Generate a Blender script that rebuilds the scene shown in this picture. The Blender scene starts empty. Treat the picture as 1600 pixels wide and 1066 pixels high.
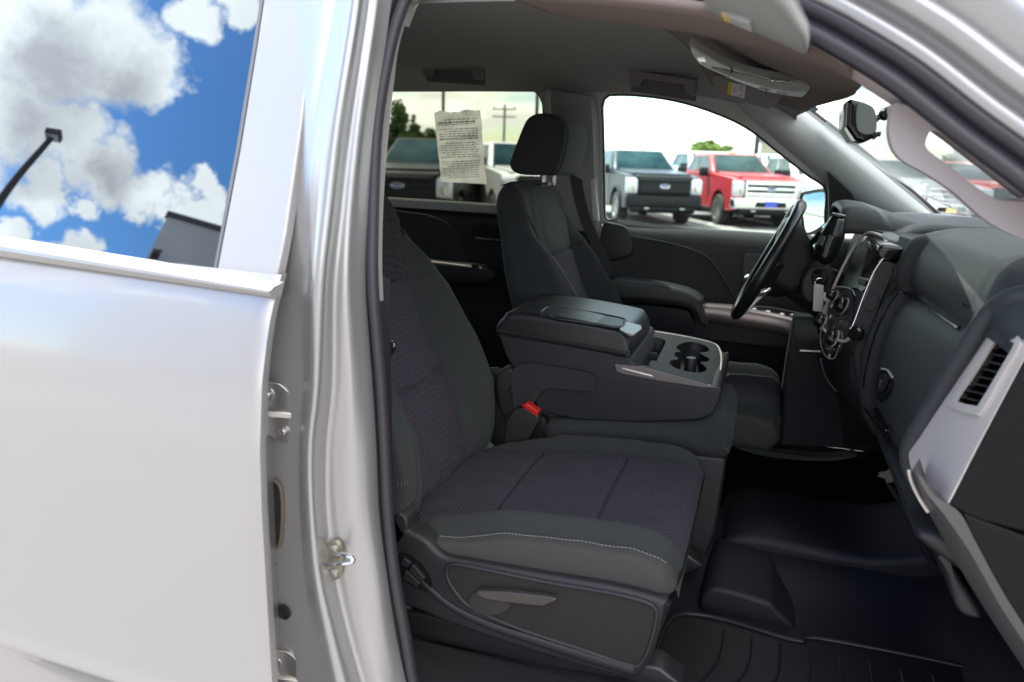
import bpy, bmesh, math, random
import numpy as np
from mathutils import Vector, Matrix
from mathutils.geometry import tessellate_polygon
random.seed(7); RN = np.random.RandomState(5)
S = bpy.context.scene; COL = S.collection
R_ = math.radians
# ------------------------------------------------------------------ camera
F = 1200.; YAW, PITCH, ROLL = R_(-18), R_(-13.2), R_(1.9)
CAM = np.array([0, -1.9, 1.52])
_f = np.array([math.sin(YAW)*math.cos(PITCH), math.cos(YAW)*math.cos(PITCH), math.sin(PITCH)])
_r = np.array([math.cos(YAW), -math.sin(YAW), 0.]); _u = np.cross(_r, _f)
CR = _r*math.cos(ROLL)+_u*math.sin(ROLL); CU = -_r*math.sin(ROLL)+_u*math.cos(ROLL); CF = _f
cd = bpy.data.cameras.new('camera'); co = bpy.data.objects.new('camera', cd); COL.objects.link(co)
co.matrix_world = Matrix(((CR[0], CU[0], -CF[0], CAM[0]), (CR[1], CU[1], -CF[1], CAM[1]), (CR[2], CU[2], -CF[2], CAM[2]), (0, 0, 0, 1)))
cd.sensor_width = 36; cd.lens = 27; cd.clip_start = .02; cd.clip_end = 3000
cd.dof.use_dof = True; cd.dof.focus_distance = 1.75; cd.dof.aperture_fstop = 3.5
S.camera = co
# ------------------------------------------------------------------ sky, sun, exposure
SUN_EL, SUN_DIR2 = R_(60), (-.55, .20)          # azimuth: from behind the truck, slightly to the driver's side
n_ = math.hypot(*SUN_DIR2); sdir = Vector((SUN_DIR2[0]/n_*math.cos(SUN_EL), SUN_DIR2[1]/n_*math.cos(SUN_EL), math.sin(SUN_EL)))
w = bpy.data.worlds.new("World"); S.world = w; w.use_nodes = True
nt = w.node_tree; N = nt.nodes; L = nt.links; N.clear()
out = N.new('ShaderNodeOutputWorld'); bg = N.new('ShaderNodeBackground'); L.new(bg.outputs[0], out.inputs[0])
sky = N.new('ShaderNodeTexSky'); sky.sky_type = 'NISHITA'; sky.sun_disc = False
sky.sun_elevation = SUN_EL; sky.sun_rotation = math.atan2(sdir.x, sdir.y); sky.air_density = 1.0; sky.dust_density = .6; sky.ozone_density = 2.0
tc = N.new('ShaderNodeTexCoord'); sp = N.new('ShaderNodeSeparateXYZ'); L.new(tc.outputs['Generated'], sp.inputs[0])
def wm(op, a, b):
    m = N.new('ShaderNodeMath'); m.operation = op
    for i, v in enumerate((a, b)):
        if hasattr(v, 'links'): L.new(v, m.inputs[i])
        else: m.inputs[i].default_value = v
    return m.outputs[0]
zz = wm('ADD', wm('MAXIMUM', sp.outputs[2], 0.0), .22)
cx = N.new('ShaderNodeCombineXYZ'); L.new(wm('DIVIDE', sp.outputs[0], zz), cx.inputs[0]); L.new(wm('DIVIDE', sp.outputs[1], zz), cx.inputs[1])
cx.inputs[2].default_value = 3.7
cn = N.new('ShaderNodeTexNoise'); cn.inputs['Scale'].default_value = 1.35; cn.inputs['Detail'].default_value = 9; cn.inputs['Roughness'].default_value = .52; L.new(cx.outputs[0], cn.inputs[0])
_gn = np.array([0, -1, .36])/math.hypot(1, .36)
def _mdir(px, py):          # where a pixel of the rear door glass mirrors the sky
    d = CF*F+CR*(px-800)+CU*(533-py); d /= np.linalg.norm(d); return d-2*(d@_gn)*_gn
nrm = N.new('ShaderNodeVectorMath'); nrm.operation = 'NORMALIZE'; L.new(tc.outputs['Generated'], nrm.inputs[0])
wn = N.new('ShaderNodeTexNoise'); wn.inputs['Scale'].default_value = 9; wn.inputs['Detail'].default_value = 12; wn.inputs['Roughness'].default_value = .66; L.new(nrm.outputs[0], wn.inputs[0])
wsub = N.new('ShaderNodeVectorMath'); wsub.operation = 'SUBTRACT'; L.new(wn.outputs['Color'], wsub.inputs[0]); wsub.inputs[1].default_value = (.5, .5, .5)
wsc = N.new('ShaderNodeVectorMath'); wsc.operation = 'SCALE'; L.new(wsub.outputs[0], wsc.inputs[0]); wsc.inputs[3].default_value = .15
wad = N.new('ShaderNodeVectorMath'); wad.operation = 'ADD'; L.new(nrm.outputs[0], wad.inputs[0]); L.new(wsc.outputs[0], wad.inputs[1])
blob = None; dark = None
def addblob(px, py, rad, acc, wt=1.0):
    c = _mdir(px, py); ds = N.new('ShaderNodeVectorMath'); ds.operation = 'DISTANCE'; L.new(wad.outputs[0], ds.inputs[0]); ds.inputs[1].default_value = tuple(c)
    mr = N.new('ShaderNodeMapRange'); mr.inputs[1].default_value = 0; mr.inputs[2].default_value = rad/1250*2.15; mr.inputs[3].default_value = wt; mr.inputs[4].default_value = 0; L.new(ds.outputs['Value'], mr.inputs[0])
    return mr.outputs[0] if acc is None else wm('MAXIMUM', acc, mr.outputs[0])
for q_ in ((50, 50, 100), (150, 75, 85), (220, 115, 55), (20, 180, 56), (100, 212, 56), (175, 258, 46), (250, 300, 40), (310, 330, 32), (50, 290, 36), (130, 312, 25), (325, 285, 28), (40, 372, 26), (120, 382, 28), (290, 12, 40), (380, 8, 36), (-100, 60, 130), (-100, 235, 70)): blob = addblob(*q_, blob)
for q_ in ((90, 100, 80), (190, 140, 50), (60, 210, 60), (180, 265, 40)): dark = addblob(*q_, dark)
cr1 = N.new('ShaderNodeValToRGB'); cr1.color_ramp.elements[0].position = .42; cr1.color_ramp.elements[1].position = .52; L.new(cn.outputs[0], cr1.inputs[0])
cs = N.new('ShaderNodeTexNoise'); cs.inputs['Scale'].default_value = 2.3; cs.inputs['Detail'].default_value = 5; L.new(cx.outputs[0], cs.inputs[0])
cr2 = N.new('ShaderNodeValToRGB'); cr2.color_ramp.elements[0].position = .4; cr2.color_ramp.elements[1].position = .6
cr2.color_ramp.elements[0].color = (6.8, 6.6, 6.4, 1); cr2.color_ramp.elements[1].color = (10, 9.7, 9.3, 1); L.new(cs.outputs[0], cr2.inputs[0])
mx = N.new('ShaderNodeMix'); mx.data_type = 'RGBA'; cvr = wm('MAXIMUM', cr1.outputs[0], 0.0)
# south-west part of the sky holds the cloud bank that the door glass mirrors
zone = addblob(200, 200, 480, None, 3.0); zc = wm('MINIMUM', zone, 1.0)
bm_ = N.new('ShaderNodeMapRange'); bm_.inputs[1].default_value = .47; bm_.inputs[2].default_value = .64; L.new(blob, bm_.inputs[0])
mz_ = N.new('ShaderNodeMix'); mz_.data_type = 'FLOAT'; L.new(zc, mz_.inputs[0]); L.new(cr1.outputs[0], mz_.inputs[2]); L.new(bm_.outputs[0], mz_.inputs[3])
L.new(mz_.outputs[0], mx.inputs[0]); hsv = N.new('ShaderNodeHueSaturation'); hsv.inputs['Saturation'].default_value = 1.3; hsv.inputs['Value'].default_value = 1.1; L.new(sky.outputs[0], hsv.inputs['Color']); L.new(hsv.outputs[0], mx.inputs[6]); dk_ = N.new('ShaderNodeMix'); dk_.data_type = 'RGBA'; dm_ = N.new('ShaderNodeMapRange'); dm_.inputs[1].default_value = .35; dm_.inputs[2].default_value = .95; L.new(wm('ADD', dark, wm('MULTIPLY', wm('SUBTRACT', wn.outputs[0], .5), 1.6)), dm_.inputs[0]); L.new(dm_.outputs[0], dk_.inputs[0])
L.new(cr2.outputs[0], dk_.inputs[6]); dk_.inputs[7].default_value = (4.0, 3.85, 3.95, 1); L.new(dk_.outputs[2], mx.inputs[7])
L.new(mx.outputs[2], bg.inputs[0]); bg.inputs[1].default_value = .15
sl = bpy.data.lights.new('sun', 'SUN'); sl.energy = 5.0; sl.angle = R_(.5); sl.color = (1, .95, .88)
so = bpy.data.objects.new('sun', sl); COL.objects.link(so); so.rotation_euler = sdir.to_track_quat('Z', 'Y').to_euler()
S.view_settings.view_transform = 'Standard'; S.view_settings.look = 'None'; S.view_settings.exposure = 1.7; S.view_settings.gamma = 1
S.render.engine = 'CYCLES'; S.cycles.max_bounces = 9; S.cycles.diffuse_bounces = 5; S.cycles.glossy_bounces = 4; S.cycles.transparent_max_bounces = 16
S.cycles.use_denoising = True; S.cycles.sample_clamp_indirect = 6; S.cycles.caustics_reflective = False; S.cycles.caustics_refractive = False
# ------------------------------------------------------------------ helpers
def at(px, py, x=None, y=None, z=None, k=0., z0=1.3, P=None, Nn=None):
    """the point where the sight line of photo pixel (px,py) meets a real plane of the truck"""
    d = CF*F+CR*(px-800)+CU*(533-py)
    if P is not None:
        Nn = np.array(Nn, float); t = ((np.array(P)-CAM)@Nn)/(d@Nn)
    elif x is not None: t = (x-CAM[0])/d[0]
    elif y is not None: t = (y-k*z0-CAM[1]+k*CAM[2])/(d[1]-k*d[2])      # plane y = y + k (z-z0)
    else: t = (z-CAM[2])/d[2]
    return CAM+d*t
def ats(pts, **k): return [at(a, b, **k) for a, b in pts]
MATS = {}
def mat(name, col, rough=.5, metal=0, bump=0, bscale=200, coat=0, var=0, vscale=8, spec=.5, col2=None, tex='noise', sheen=0, emis=None):
    if name in MATS: return MATS[name]
    m = bpy.data.materials.new(name); m.use_nodes = True; MATS[name] = m
    t = m.node_tree; n = t.nodes; l = t.links; b = n['Principled BSDF']
    b.inputs['Base Color'].default_value = (*col, 1); b.inputs['Roughness'].default_value = rough; b.inputs['Metallic'].default_value = metal
    b.inputs['Coat Weight'].default_value = coat; b.inputs['Coat Roughness'].default_value = .06; b.inputs['Specular IOR Level'].default_value = spec
    b.inputs['Sheen Weight'].default_value = sheen
    g = n.new('ShaderNodeTexCoord')
    if var or col2:
        q = n.new('ShaderNodeTexNoise'); q.inputs['Scale'].default_value = vscale; q.inputs['Detail'].default_value = 6; l.new(g.outputs['Object'], q.inputs[0])
        r = n.new('ShaderNodeValToRGB'); r.color_ramp.elements[0].position = .35; r.color_ramp.elements[1].position = .65
        c2 = col2 or tuple(min(1, c*(1+var)) for c in col); c1 = col if col2 else tuple(c*(1-var) for c in col)
        r.color_ramp.elements[0].color = (*c1, 1); r.color_ramp.elements[1].color = (*c2, 1)
        l.new(q.outputs[0], r.inputs[0]); l.new(r.outputs[0], b.inputs['Base Color'])
    if bump:
        bn = n.new('ShaderNodeBump'); bn.inputs['Strength'].default_value = bump; bn.inputs['Distance'].default_value = .001
        if tex == 'weave':
            wv = [n.new('ShaderNodeTexWave') for _ in range(2)]
            for i, q in enumerate(wv):
                q.inputs['Scale'].default_value = bscale; q.inputs['Distortion'].default_value = 1.5; q.inputs['Detail'].default_value = 1; q.inputs['Detail Scale'].default_value = 2
                mp = n.new('ShaderNodeMapping'); mp.inputs['Rotation'].default_value = ((.3, .6, .78), (.3, -.6, -.78))[i]
                l.new(g.outputs['Object'], mp.inputs[0]); l.new(mp.outputs[0], q.inputs[0])
            mm = n.new('ShaderNodeMath'); mm.operation = 'MULTIPLY'; l.new(wv[0].outputs['Fac'], mm.inputs[0]); l.new(wv[1].outputs['Fac'], mm.inputs[1])
            l.new(mm.outputs[0], bn.inputs['Height'])
            if col2:
                r2 = n.new('ShaderNodeMix'); r2.data_type = 'RGBA'; r2.inputs[6].default_value = (*col, 1); r2.inputs[7].default_value = (*col2, 1)
                l.new(mm.outputs[0], r2.inputs[0]); l.new(r2.outputs[2], b.inputs['Base Color'])
        elif tex == 'grain':
            q = n.new('ShaderNodeTexVoronoi'); q.inputs['Scale'].default_value = bscale; l.new(g.outputs['Object'], q.inputs[0]); l.new(q.outputs['Distance'], bn.inputs['Height'])
        else:
            q = n.new('ShaderNodeTexNoise'); q.inputs['Scale'].default_value = bscale; q.inputs['Detail'].default_value = 3; l.new(g.outputs['Object'], q.inputs[0]); l.new(q.outputs[0], bn.inputs['Height'])
        l.new(bn.outputs[0], b.inputs['Normal'])
    if emis: b.inputs['Emission Color'].default_value = (*emis, 1); b.inputs['Emission Strength'].default_value = 1
    return m
def glass(name, tint, refl=1.0, ior=1.5, rcol=(1, 1, 1)):
    m = bpy.data.materials.new(name); m.use_nodes = True; MATS[name] = m
    t = m.node_tree; n = t.nodes; l = t.links; n.clear(); o = n.new('ShaderNodeOutputMaterial')
    tr = n.new('ShaderNodeBsdfTransparent'); tr.inputs[0].default_value = (*tint, 1)
    gl = n.new('ShaderNodeBsdfGlossy'); gl.inputs['Roughness'].default_value = 0.0; gl.inputs[0].default_value = (*rcol, 1)
    fr = n.new('ShaderNodeFresnel'); fr.inputs[0].default_value = ior
    mu = n.new('ShaderNodeMath'); mu.operation = 'MULTIPLY'; mu.inputs[1].default_value = refl; mu.use_clamp = True; l.new(fr.outputs[0], mu.inputs[0])
    mix = n.new('ShaderNodeMixShader'); l.new(mu.outputs[0], mix.inputs[0]); l.new(tr.outputs[0], mix.inputs[1]); l.new(gl.outputs[0], mix.inputs[2]); l.new(mix.outputs[0], o.inputs[0])
    return m
ORG = {}
def empty(name, loc=(0, 0, 0), parent=None, label=None, cat=None, group=None):
    o = bpy.data.objects.new(name, None); COL.objects.link(o); o.empty_display_size = .2
    loc = np.array(loc, float); po = np.zeros(3)
    if parent is not None: o.parent = parent; po = ORG[parent.name]
    o.location = loc-po; ORG[o.name] = loc
    return tag(o, label, cat, group)
def tag(o, label=None, cat=None, group=None, kind=None):
    if label: o['label'] = label
    if cat: o['category'] = cat
    if group: o['group'] = group
    if kind: o['kind'] = kind
    return o
def mk(name, V, Fc, m, parent=None, fm=None, smooth=True, ang=38, bevel=0, label=None, seg=2, recalc=True, org=None):
    V = np.array(V, float); po = ORG[parent.name] if parent is not None else np.zeros(3)
    og = po if org is None else np.array(org, float)
    me = bpy.data.meshes.new(name); me.from_pydata([tuple(v) for v in (V-og)], [], [tuple(int(i) for i in f) for f in Fc])
    for q in (m if isinstance(m, (list, tuple)) else [m]): me.materials.append(q)
    if fm is not None: me.polygons.foreach_set('material_index', fm)
    if recalc:
        bm = bmesh.new(); bm.from_mesh(me); bmesh.ops.recalc_face_normals(bm, faces=bm.faces); bm.to_mesh(me); bm.free()
    if smooth:
        me.polygons.foreach_set('use_smooth', [True]*len(me.polygons)); me.set_sharp_from_angle(angle=R_(ang))
    me.update()
    o = bpy.data.objects.new(name, me); COL.objects.link(o); ORG[o.name] = og; o.location = og-po
    if parent is not None: o.parent = parent
    if bevel:
        b = o.modifiers.new('bevel', 'BEVEL'); b.width = bevel; b.segments = seg; b.limit_method = 'ANGLE'; b.angle_limit = R_(40)
    if label: o['label'] = label
    return o
def cr(pts, n, closed=False):
    """n points along a centripetal-ish Catmull-Rom through pts, evenly spaced"""
    P = [np.array(p, float) for p in pts]
    if len(P) == 2 and not closed: return np.array([P[0]+(P[1]-P[0])*t for t in np.linspace(0, 1, n)])
    if closed: Q = [P[-1]]+P+[P[0], P[1]]
    else: Q = [2*P[0]-P[1]]+P+[2*P[-1]-P[-2]]
    o = []
    for i in range(1, len(Q)-2):
        a, b, c, d = Q[i-1:i+3]
        for t in np.linspace(0, 1, 12, endpoint=False):
            o.append(.5*((2*b)+(-a+c)*t+(2*a-5*b+4*c-d)*t*t+(-a+3*b-3*c+d)*t**3))
    o.append(Q[-2]); o = np.array(o)
    s = np.concatenate([[0], np.cumsum(np.linalg.norm(np.diff(o, axis=0), axis=1))])
    tt = np.linspace(0, s[-1], n+1)[:-1] if closed else np.linspace(0, s[-1], n)
    return np.stack([np.interp(tt, s, o[:, i]) for i in range(o.shape[1])], 1)
def gridf(nr, nc, cr_=False, cc=False):
    f = []
    for i in range(nr if cr_ else nr-1):
        for j in range(nc if cc else nc-1):
            a = i*nc+j; b = i*nc+(j+1) % nc; c = ((i+1) % nr)*nc+(j+1) % nc; d = ((i+1) % nr)*nc+j
            f.append((a, b, c, d))
    return f
def sheet(name, rails, m, parent=None, n=40, across=0, thick=0, **k):
    """surface through 3-D rails (each a list of points)"""
    G = np.array([cr(r, n) for r in rails])
    if across: G = np.array([cr(G[:, j], across) for j in range(n)]).transpose(1, 0, 2)
    o = mk(name, G.reshape(-1, 3), gridf(G.shape[0], n), m, parent, **k)
    if thick:
        s = o.modifiers.new('solid', 'SOLIDIFY'); s.thickness = thick; s.offset = 0
    return o
def box(c, s):
    c = np.array(c, float); s = np.array(s, float)/2
    V = [c+s*np.array(q) for q in [(-1, -1, -1), (1, -1, -1), (1, 1, -1), (-1, 1, -1), (-1, -1, 1), (1, -1, 1), (1, 1, 1), (-1, 1, 1)]]
    return V, [(0, 3, 2, 1), (4, 5, 6, 7), (0, 1, 5, 4), (1, 2, 6, 5), (2, 3, 7, 6), (3, 0, 4, 7)]
def join(parts):
    V = []; Fc = []
    for v, f in parts:
        b = len(V); V += [np.array(q, float) for q in v]; Fc += [tuple(i+b for i in g) for g in f]
    return V, Fc
def obox(c, ax, ay, az):
    c, ax, ay, az = [np.array(q, float) for q in (c, ax, ay, az)]
    V = [c+ax*a+ay*b+az*d for d in (-.5, .5) for (a, b) in ((-.5, -.5), (.5, -.5), (.5, .5), (-.5, .5))]
    return V, [(0, 3, 2, 1), (4, 5, 6, 7), (0, 1, 5, 4), (1, 2, 6, 5), (2, 3, 7, 6), (3, 0, 4, 7)]
def tube(path, rad, seg=10, closed=False, flat=1.0):
    P = np.array(path, float); n = len(P); V = []
    if np.isscalar(rad): rad = [rad]*n
    T = np.gradient(P, axis=0) if not closed else np.roll(P, -1, 0)-np.roll(P, 1, 0)
    T /= np.linalg.norm(T, axis=1)[:, None]+1e-12
    up = np.array([0, 0, 1.]) if abs(T[0][2]) < .9 else np.array([1., 0, 0])
    nn = up-T[0]*(up@T[0]); nn /= np.linalg.norm(nn)
    for i in range(n):
        nn = nn-T[i]*(nn@T[i]); nn /= np.linalg.norm(nn)+1e-12; b = np.cross(T[i], nn)
        for a in range(seg):
            th = 2*math.pi*a/seg; V.append(P[i]+rad[i]*(nn*math.cos(th)+b*math.sin(th)*flat))
    Fc = gridf(n, seg, closed, True)
    if not closed: Fc += [tuple(range(seg))[::-1], tuple((n-1)*seg+i for i in range(seg))]
    return V, Fc
def lathe(prof, c, axis, seg=24):
    """prof: list of (radius, distance along the axis)"""
    ax = np.array(axis, float); ax /= np.linalg.norm(ax)
    e = np.cross(ax, [0, 0, 1.]) if abs(ax[2]) < .9 else np.cross(ax, [1., 0, 0]); e /= np.linalg.norm(e); g = np.cross(ax, e)
    V = []; c = np.array(c, float)
    for r, d in prof:
        for a in range(seg):
            th = 2*math.pi*a/seg; V.append(c+ax*d+r*(e*math.cos(th)+g*math.sin(th)))
    return V, gridf(len(prof), seg, False, True)+[tuple(range(seg)), tuple((len(prof)-1)*seg+i for i in range(seg))]
def prism(pts, off):
    """closed polygon of 3-D points pushed along off"""
    P = [np.array(p, float) for p in pts]; off = np.array(off, float); n = len(P)
    V = P+[p+off for p in P]; Fc = [(i, (i+1) % n, (i+1) % n+n, i+n) for i in range(n)]
    tri = tessellate_polygon([[Vector(p) for p in P]])
    Fc += [tuple(t) for t in tri]+[tuple(i+n for i in t)[::-1] for t in tri]
    return V, Fc
def plate(pts, off, holes=()):
    """polygon with holes pushed along off"""
    loops = [[np.array(p, float) for p in pts]]+[[np.array(p, float) for p in h] for h in holes]
    off = np.array(off, float); P = [p for l in loops for p in l]; n = len(P)
    V = P+[p+off for p in P]; Fc = []; b = 0
    for l in loops:
        m = len(l); Fc += [(b+i, b+(i+1) % m, b+(i+1) % m+n, b+i+n) for i in range(m)]; b += m
    tri = tessellate_polygon([[Vector(p) for p in l] for l in loops])
    Fc += [tuple(t) for t in tri]+[tuple(i+n for i in t)[::-1] for t in tri]
    return V, Fc
def soft(prof, ya, yb, r, n=48, k=5, spline=True):
    """cushion-like body: an XZ outline swept from y=ya to y=yb with rounded ends of radius r. prof: list of (x,z)"""
    Q = cr(prof, n, True) if spline else resample(prof, n)
    area = .5*np.sum(Q[:, 0]*np.roll(Q[:, 1], -1)-np.roll(Q[:, 0], -1)*Q[:, 1]); sg = 1 if area > 0 else -1
    T = np.roll(Q, -1, 0)-np.roll(Q, 1, 0); T /= np.linalg.norm(T, axis=1)[:, None]+1e-9
    Nm = np.stack([-T[:, 1], T[:, 0]], 1)*sg                        # inward
    secs = []; s = 1 if yb > ya else -1
    for i in range(k+1):
        a = math.pi/2*i/k; secs.append((ya+s*r*(1-math.sin(a)), r*(1-math.cos(math.pi/2-a))))
    secs = [(ya+s*r*(1-math.cos(math.pi/2*i/k)), r*(1-math.sin(math.pi/2*i/k))) for i in range(k+1)]
    secs += [(yb-s*r*(1-math.cos(math.pi/2*i/k)), r*(1-math.sin(math.pi/2*i/k))) for i in range(k, -1, -1)]
    V = []
    for y, ins in secs:
        q = Q+Nm*ins
        V += [(a, y, b) for a, b in q]
    V = np.array(V); m = len(secs); Fc = gridf(m, n, False, True)
    for e, rr in ((0, False), (m-1, True)):
        tri = tessellate_polygon([[Vector(V[e*n+i]) for i in range(n)]])
        Fc += [tuple(e*n+i for i in t) for t in tri]
    return V, Fc
def resample(prof, n):
    P = np.array(list(prof)+[prof[0]], float); s = np.concatenate([[0], np.cumsum(np.linalg.norm(np.diff(P, axis=0), axis=1))])
    tt = np.linspace(0, s[-1], n+1)[:-1]
    return np.stack([np.interp(tt, s, P[:, i]) for i in range(P.shape[1])], 1)
def xz(pts): return [(p[0], p[2]) for p in pts]
def stitches(path, L_=.0045, gap=.0025, w=.0009):
    P = cr(path, max(8, int(sum(np.linalg.norm(np.diff(np.array(path, float), axis=0), axis=1))/(L_+gap))))
    parts = []
    for a, b in zip(P[:-1], P[1:]):
        d = b-a; l = np.linalg.norm(d); d /= l; c = (a+b)/2
        u = np.cross(d, [0, 0, 1.]); u /= np.linalg.norm(u)+1e-9; v = np.cross(d, u)
        parts.append(obox(c, d*L_, u*w, v*w))
    return join(parts)
def xform(VF, M=None, t=(0, 0, 0)):
    V, Fc = VF; V = np.array(V)
    if M is not None: V = V@np.array(M).T
    return V+np.array(t), Fc
# ------------------------------------------------------------------ materials
silver = mat('silver paint', (.425, .408, .398), .34, .45, coat=.6, bump=.03, bscale=900)
jamb = mat('silver jamb paint', (.40, .39, .385), .32, .6, coat=.5)
blk = mat('black plastic', (.018, .018, .019), .48, bump=.25, bscale=900, tex='grain')
dashm = mat('dash skin', (.038, .042, .044), .52, spec=.32, bump=.35, bscale=700, tex='grain')
pan = mat('dark grey panel', (.020, .0195, .020), .5, spec=.25, bump=.2, bscale=900, tex='grain')
shieldm = mat('seat shield plastic', (.024, .022, .025), .42, spec=.35, bump=.3, bscale=800, tex='grain')
leather = mat('black vinyl', (.014, .014, .016), .38, bump=.3, bscale=500, tex='grain')
gloss = mat('gloss black', (.01, .01, .011), .12)
rubber = mat('seal rubber', (.030, .027, .033), .42, bump=.15, bscale=300)
chrome = mat('chrome', (.8, .8, .8), .12, 1.0)
satin = mat('satin silver', (.68, .60, .545), .38, .35)
steel = mat('zinc steel', (.46, .45, .43), .28, .95, bump=.1, bscale=120)
bolst = mat('bolster cloth', (.036, .0395, .0395), .88, bump=.5, bscale=700, sheen=.06, spec=.12)
insert = mat('insert cloth', (.032, .027, .038), .9, bump=1.0, bscale=58, tex='weave', col2=(.080, .069, .090), sheen=.04, spec=.12)
upper = mat('upper grid cloth', (.016, .016, .019), .9, bump=.9, bscale=52, tex='weave', col2=(.062, .062, .067), sheen=.04, spec=.12)
headl = mat('headliner cloth', (.31, .31, .29), .95, bump=.4, bscale=900, spec=.1)
taupe = mat('bounce-lit headliner cloth', (.205, .165, .15), .95, bump=.6, bscale=500, spec=.1)  # warm brown stands in for light bounced onto the headliner
trimg = mat('light grey trim', (.42, .42, .40), .55, bump=.2, bscale=700, tex='grain')
pinkt = mat('pillar trim', (.44, .38, .375), .5, bump=.1, bscale=700, tex='grain')
carpet = mat('black carpet', (.012, .012, .013), .95, bump=1, bscale=400)
liner = mat('rubber floor liner', (.0135, .013, .0165), .55, spec=.35, bump=.2, bscale=300)
red = mat('red plastic', (.6, .02, .02), .35)
thread = mat('grey thread', (.24, .24, .24), .8)
white = mat('white paint', (.8, .8, .8), .3, coat=.6)
paper = mat('aged paper', (.56, .53, .52), .85, var=.16, vscale=14, bump=.6, bscale=60)
_t = paper.node_tree; _b = _t.nodes['Principled BSDF']; _tl = _t.nodes.new('ShaderNodeBsdfTranslucent'); _tl.inputs[0].default_value = (.68, .64, .61, 1)
_mx = _t.nodes.new('ShaderNodeMixShader'); _mx.inputs[0].default_value = .68; _t.links.new(_b.outputs[0], _mx.inputs[1]); _t.links.new(_tl.outputs[0], _mx.inputs[2]); _t.links.new(_mx.outputs[0], _t.nodes['Material Output'].inputs[0])
g_clear = glass('clear glass', (.90, .97, .93), .7)
g_shield = glass('windscreen glass', (.86, .95, .92), .7)
g_tint = glass('tinted glass', (.50, .52, .47), .25)
g_priv = glass('privacy glass outside', (.03, .035, .04), 4.6, rcol=(.80, .92, 1.0))
# ================================================================== SETTING
gm = mat('asphalt', (.165, .158, .15), .9, bump=.6, bscale=60, var=.18, vscale=.35)
V, Fc = box((0, 200, -.05), (1600, 1600, .1)); ground = mk('ground', V, Fc, gm, smooth=False); tag(ground, kind='structure')
wl = mat('line paint', (.7, .7, .68), .7, var=.15, vscale=3)
parts = []
for i in range(-6, 9):
    x = -14+i*3.3; parts.append(obox((x, 22.5, .004), (.1, 0, 0), (1.6, 4.6, 0), (0, 0, .004)))
V, Fc = join(parts); tag(mk('parking_lines', V, Fc, wl, smooth=False), kind='structure')
# ================================================================== THE OPEN TRUCK
T = empty('pickup_truck', (-.3, 0, 0), None, 'open silver crew cab pickup seen through its front passenger doorway, dark cloth interior', 'pickup truck')
def P(name, VF, m, parent=T, **k): return mk(name, VF[0], VF[1], m, parent, **k)
# ---- rear door, near side
door = empty('rear_door', (-1.2, -1.0, .62), T, label='closed silver rear door with blue sky mirrored in its dark window')
zs = [1.35, 1.318, 1.30, 1.26, 1.20, 1.10, 1.0, .90, .80, .72, .655, .64, .63, .615, .59, .50, .45]
ys = [-.955, -.972, -.982, -.996, -1.012, -1.024, -1.026, -1.024, -1.022, -1.020, -1.020, -1.024, -1.026, -1.018, -1.006, -1.0, -.985]
def doory(z): return float(np.interp(z, zs[::-1], ys[::-1]))
xs = list(np.linspace(-2.1, -.70, 24))+[-.685, -.674, -.668, -.665, -.6655, -.668]
zz_ = list(np.linspace(1.348, .67, 36))+[.655, .645, .636, .63, .622, .615, .60, .56, .5, .45]
V = []
for z in zz_:
    for i, x in enumerate(xs):
        zr = z+(.03*(-.67-x) if z < .7 else .018*(-.67-x)*(z-.7)/.6)    # the crease climbs a little to the rear
        e = max(0, x+.69)/.025; yy = doory(z)+.006*e**2
        if i == len(xs)-2: yy += .006
        if i == len(xs)-1: yy += .02
        V.append((x, yy, zr))
P('outer_skin', (V, gridf(len(zz_), len(xs))), silver, door, ang=60)
# hem flange along the front edge of the door
he = [np.array((-.672, doory(z)+.012, z)) for z in np.linspace(1.31, .47, 30)]
P('door_edge', tube(he, .0055, 8), jamb, door)
# window frame: lean plane
GK, GY, GZ = -.36, -.955, 1.335       # y = GY - GK... (leans inward going up)
def lean(pts, off=0): return ats(pts, y=GY-off, k=.36, z0=GZ)
glassp = lean([(412, -40), (404, 60), (375, 235), (338, 423), (0, 373), (-300, 330), (-300, -240), (420, -240)], -.006)
P('window_glass', plate(glassp, (0, .004, -.001)), g_priv, door, smooth=False)
fr_out = lean([(505, -60), (497, 0), (470, 200), (446, 370), (431, 447), (0, 374), (-420, 306), (-420, -330), (520, -330)])
hole = lean([(414, -60), (412, 0), (400, 80), (375, 232), (337, 423), (336, 424), (0, 373.5), (-300, 330), (-300, -250), (414, -250)])
# frame column in front of the glass and the strip under it
col = lean([(412, -80), (411, 0), (399, 80), (374, 232), (337, 425), (431, 442), (446, 365), (470, 200), (490, 45), (497, 0), (508, -80)])
P('window_frame', prism(col, (0, .022, 0)), silver, door, bevel=.003, ang=50)
rub = lean([(407, -80), (406, 0), (394, 80), (369, 232), (333, 423), (337, 425), (374, 232), (399, 80), (411, 0), (412, -80)], .0006)
P('glass_edge_seal', prism(rub, (0, .008, 0)), mat('grey rubber', (.12, .12, .13), .5), door)
a0, a1 = at(-200, 345, y=-.983), at(425, 449, y=-.981)
b0, b1 = at(-200, 372, y=-.989), at(420, 466, y=-.985)
mp = []
for s in (0, 1):
    a, b = (a0, a1)[s], (b0, b1)[s]
    mp.append([a+(0, .03, .004), a+(0, .004, .001), a+(b-a)*.22+(0, -.003, 0), a+(b-a)*.5+(0, -.003, 0), b+(0, .008, 0), b+(0, .03, -.002)])
mp = [[np.array(q) for q in r] for r in mp]
G = np.array([[mp[0][j]*(1-t)+mp[1][j]*t for j in range(6)] for t in np.linspace(0, 1, 12)])
V = list(G.reshape(-1, 3)); Fm = gridf(12, 6)+[tuple(range(66, 72))]
P('belt_molding', (V, Fm), silver, door, ang=30)
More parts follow.
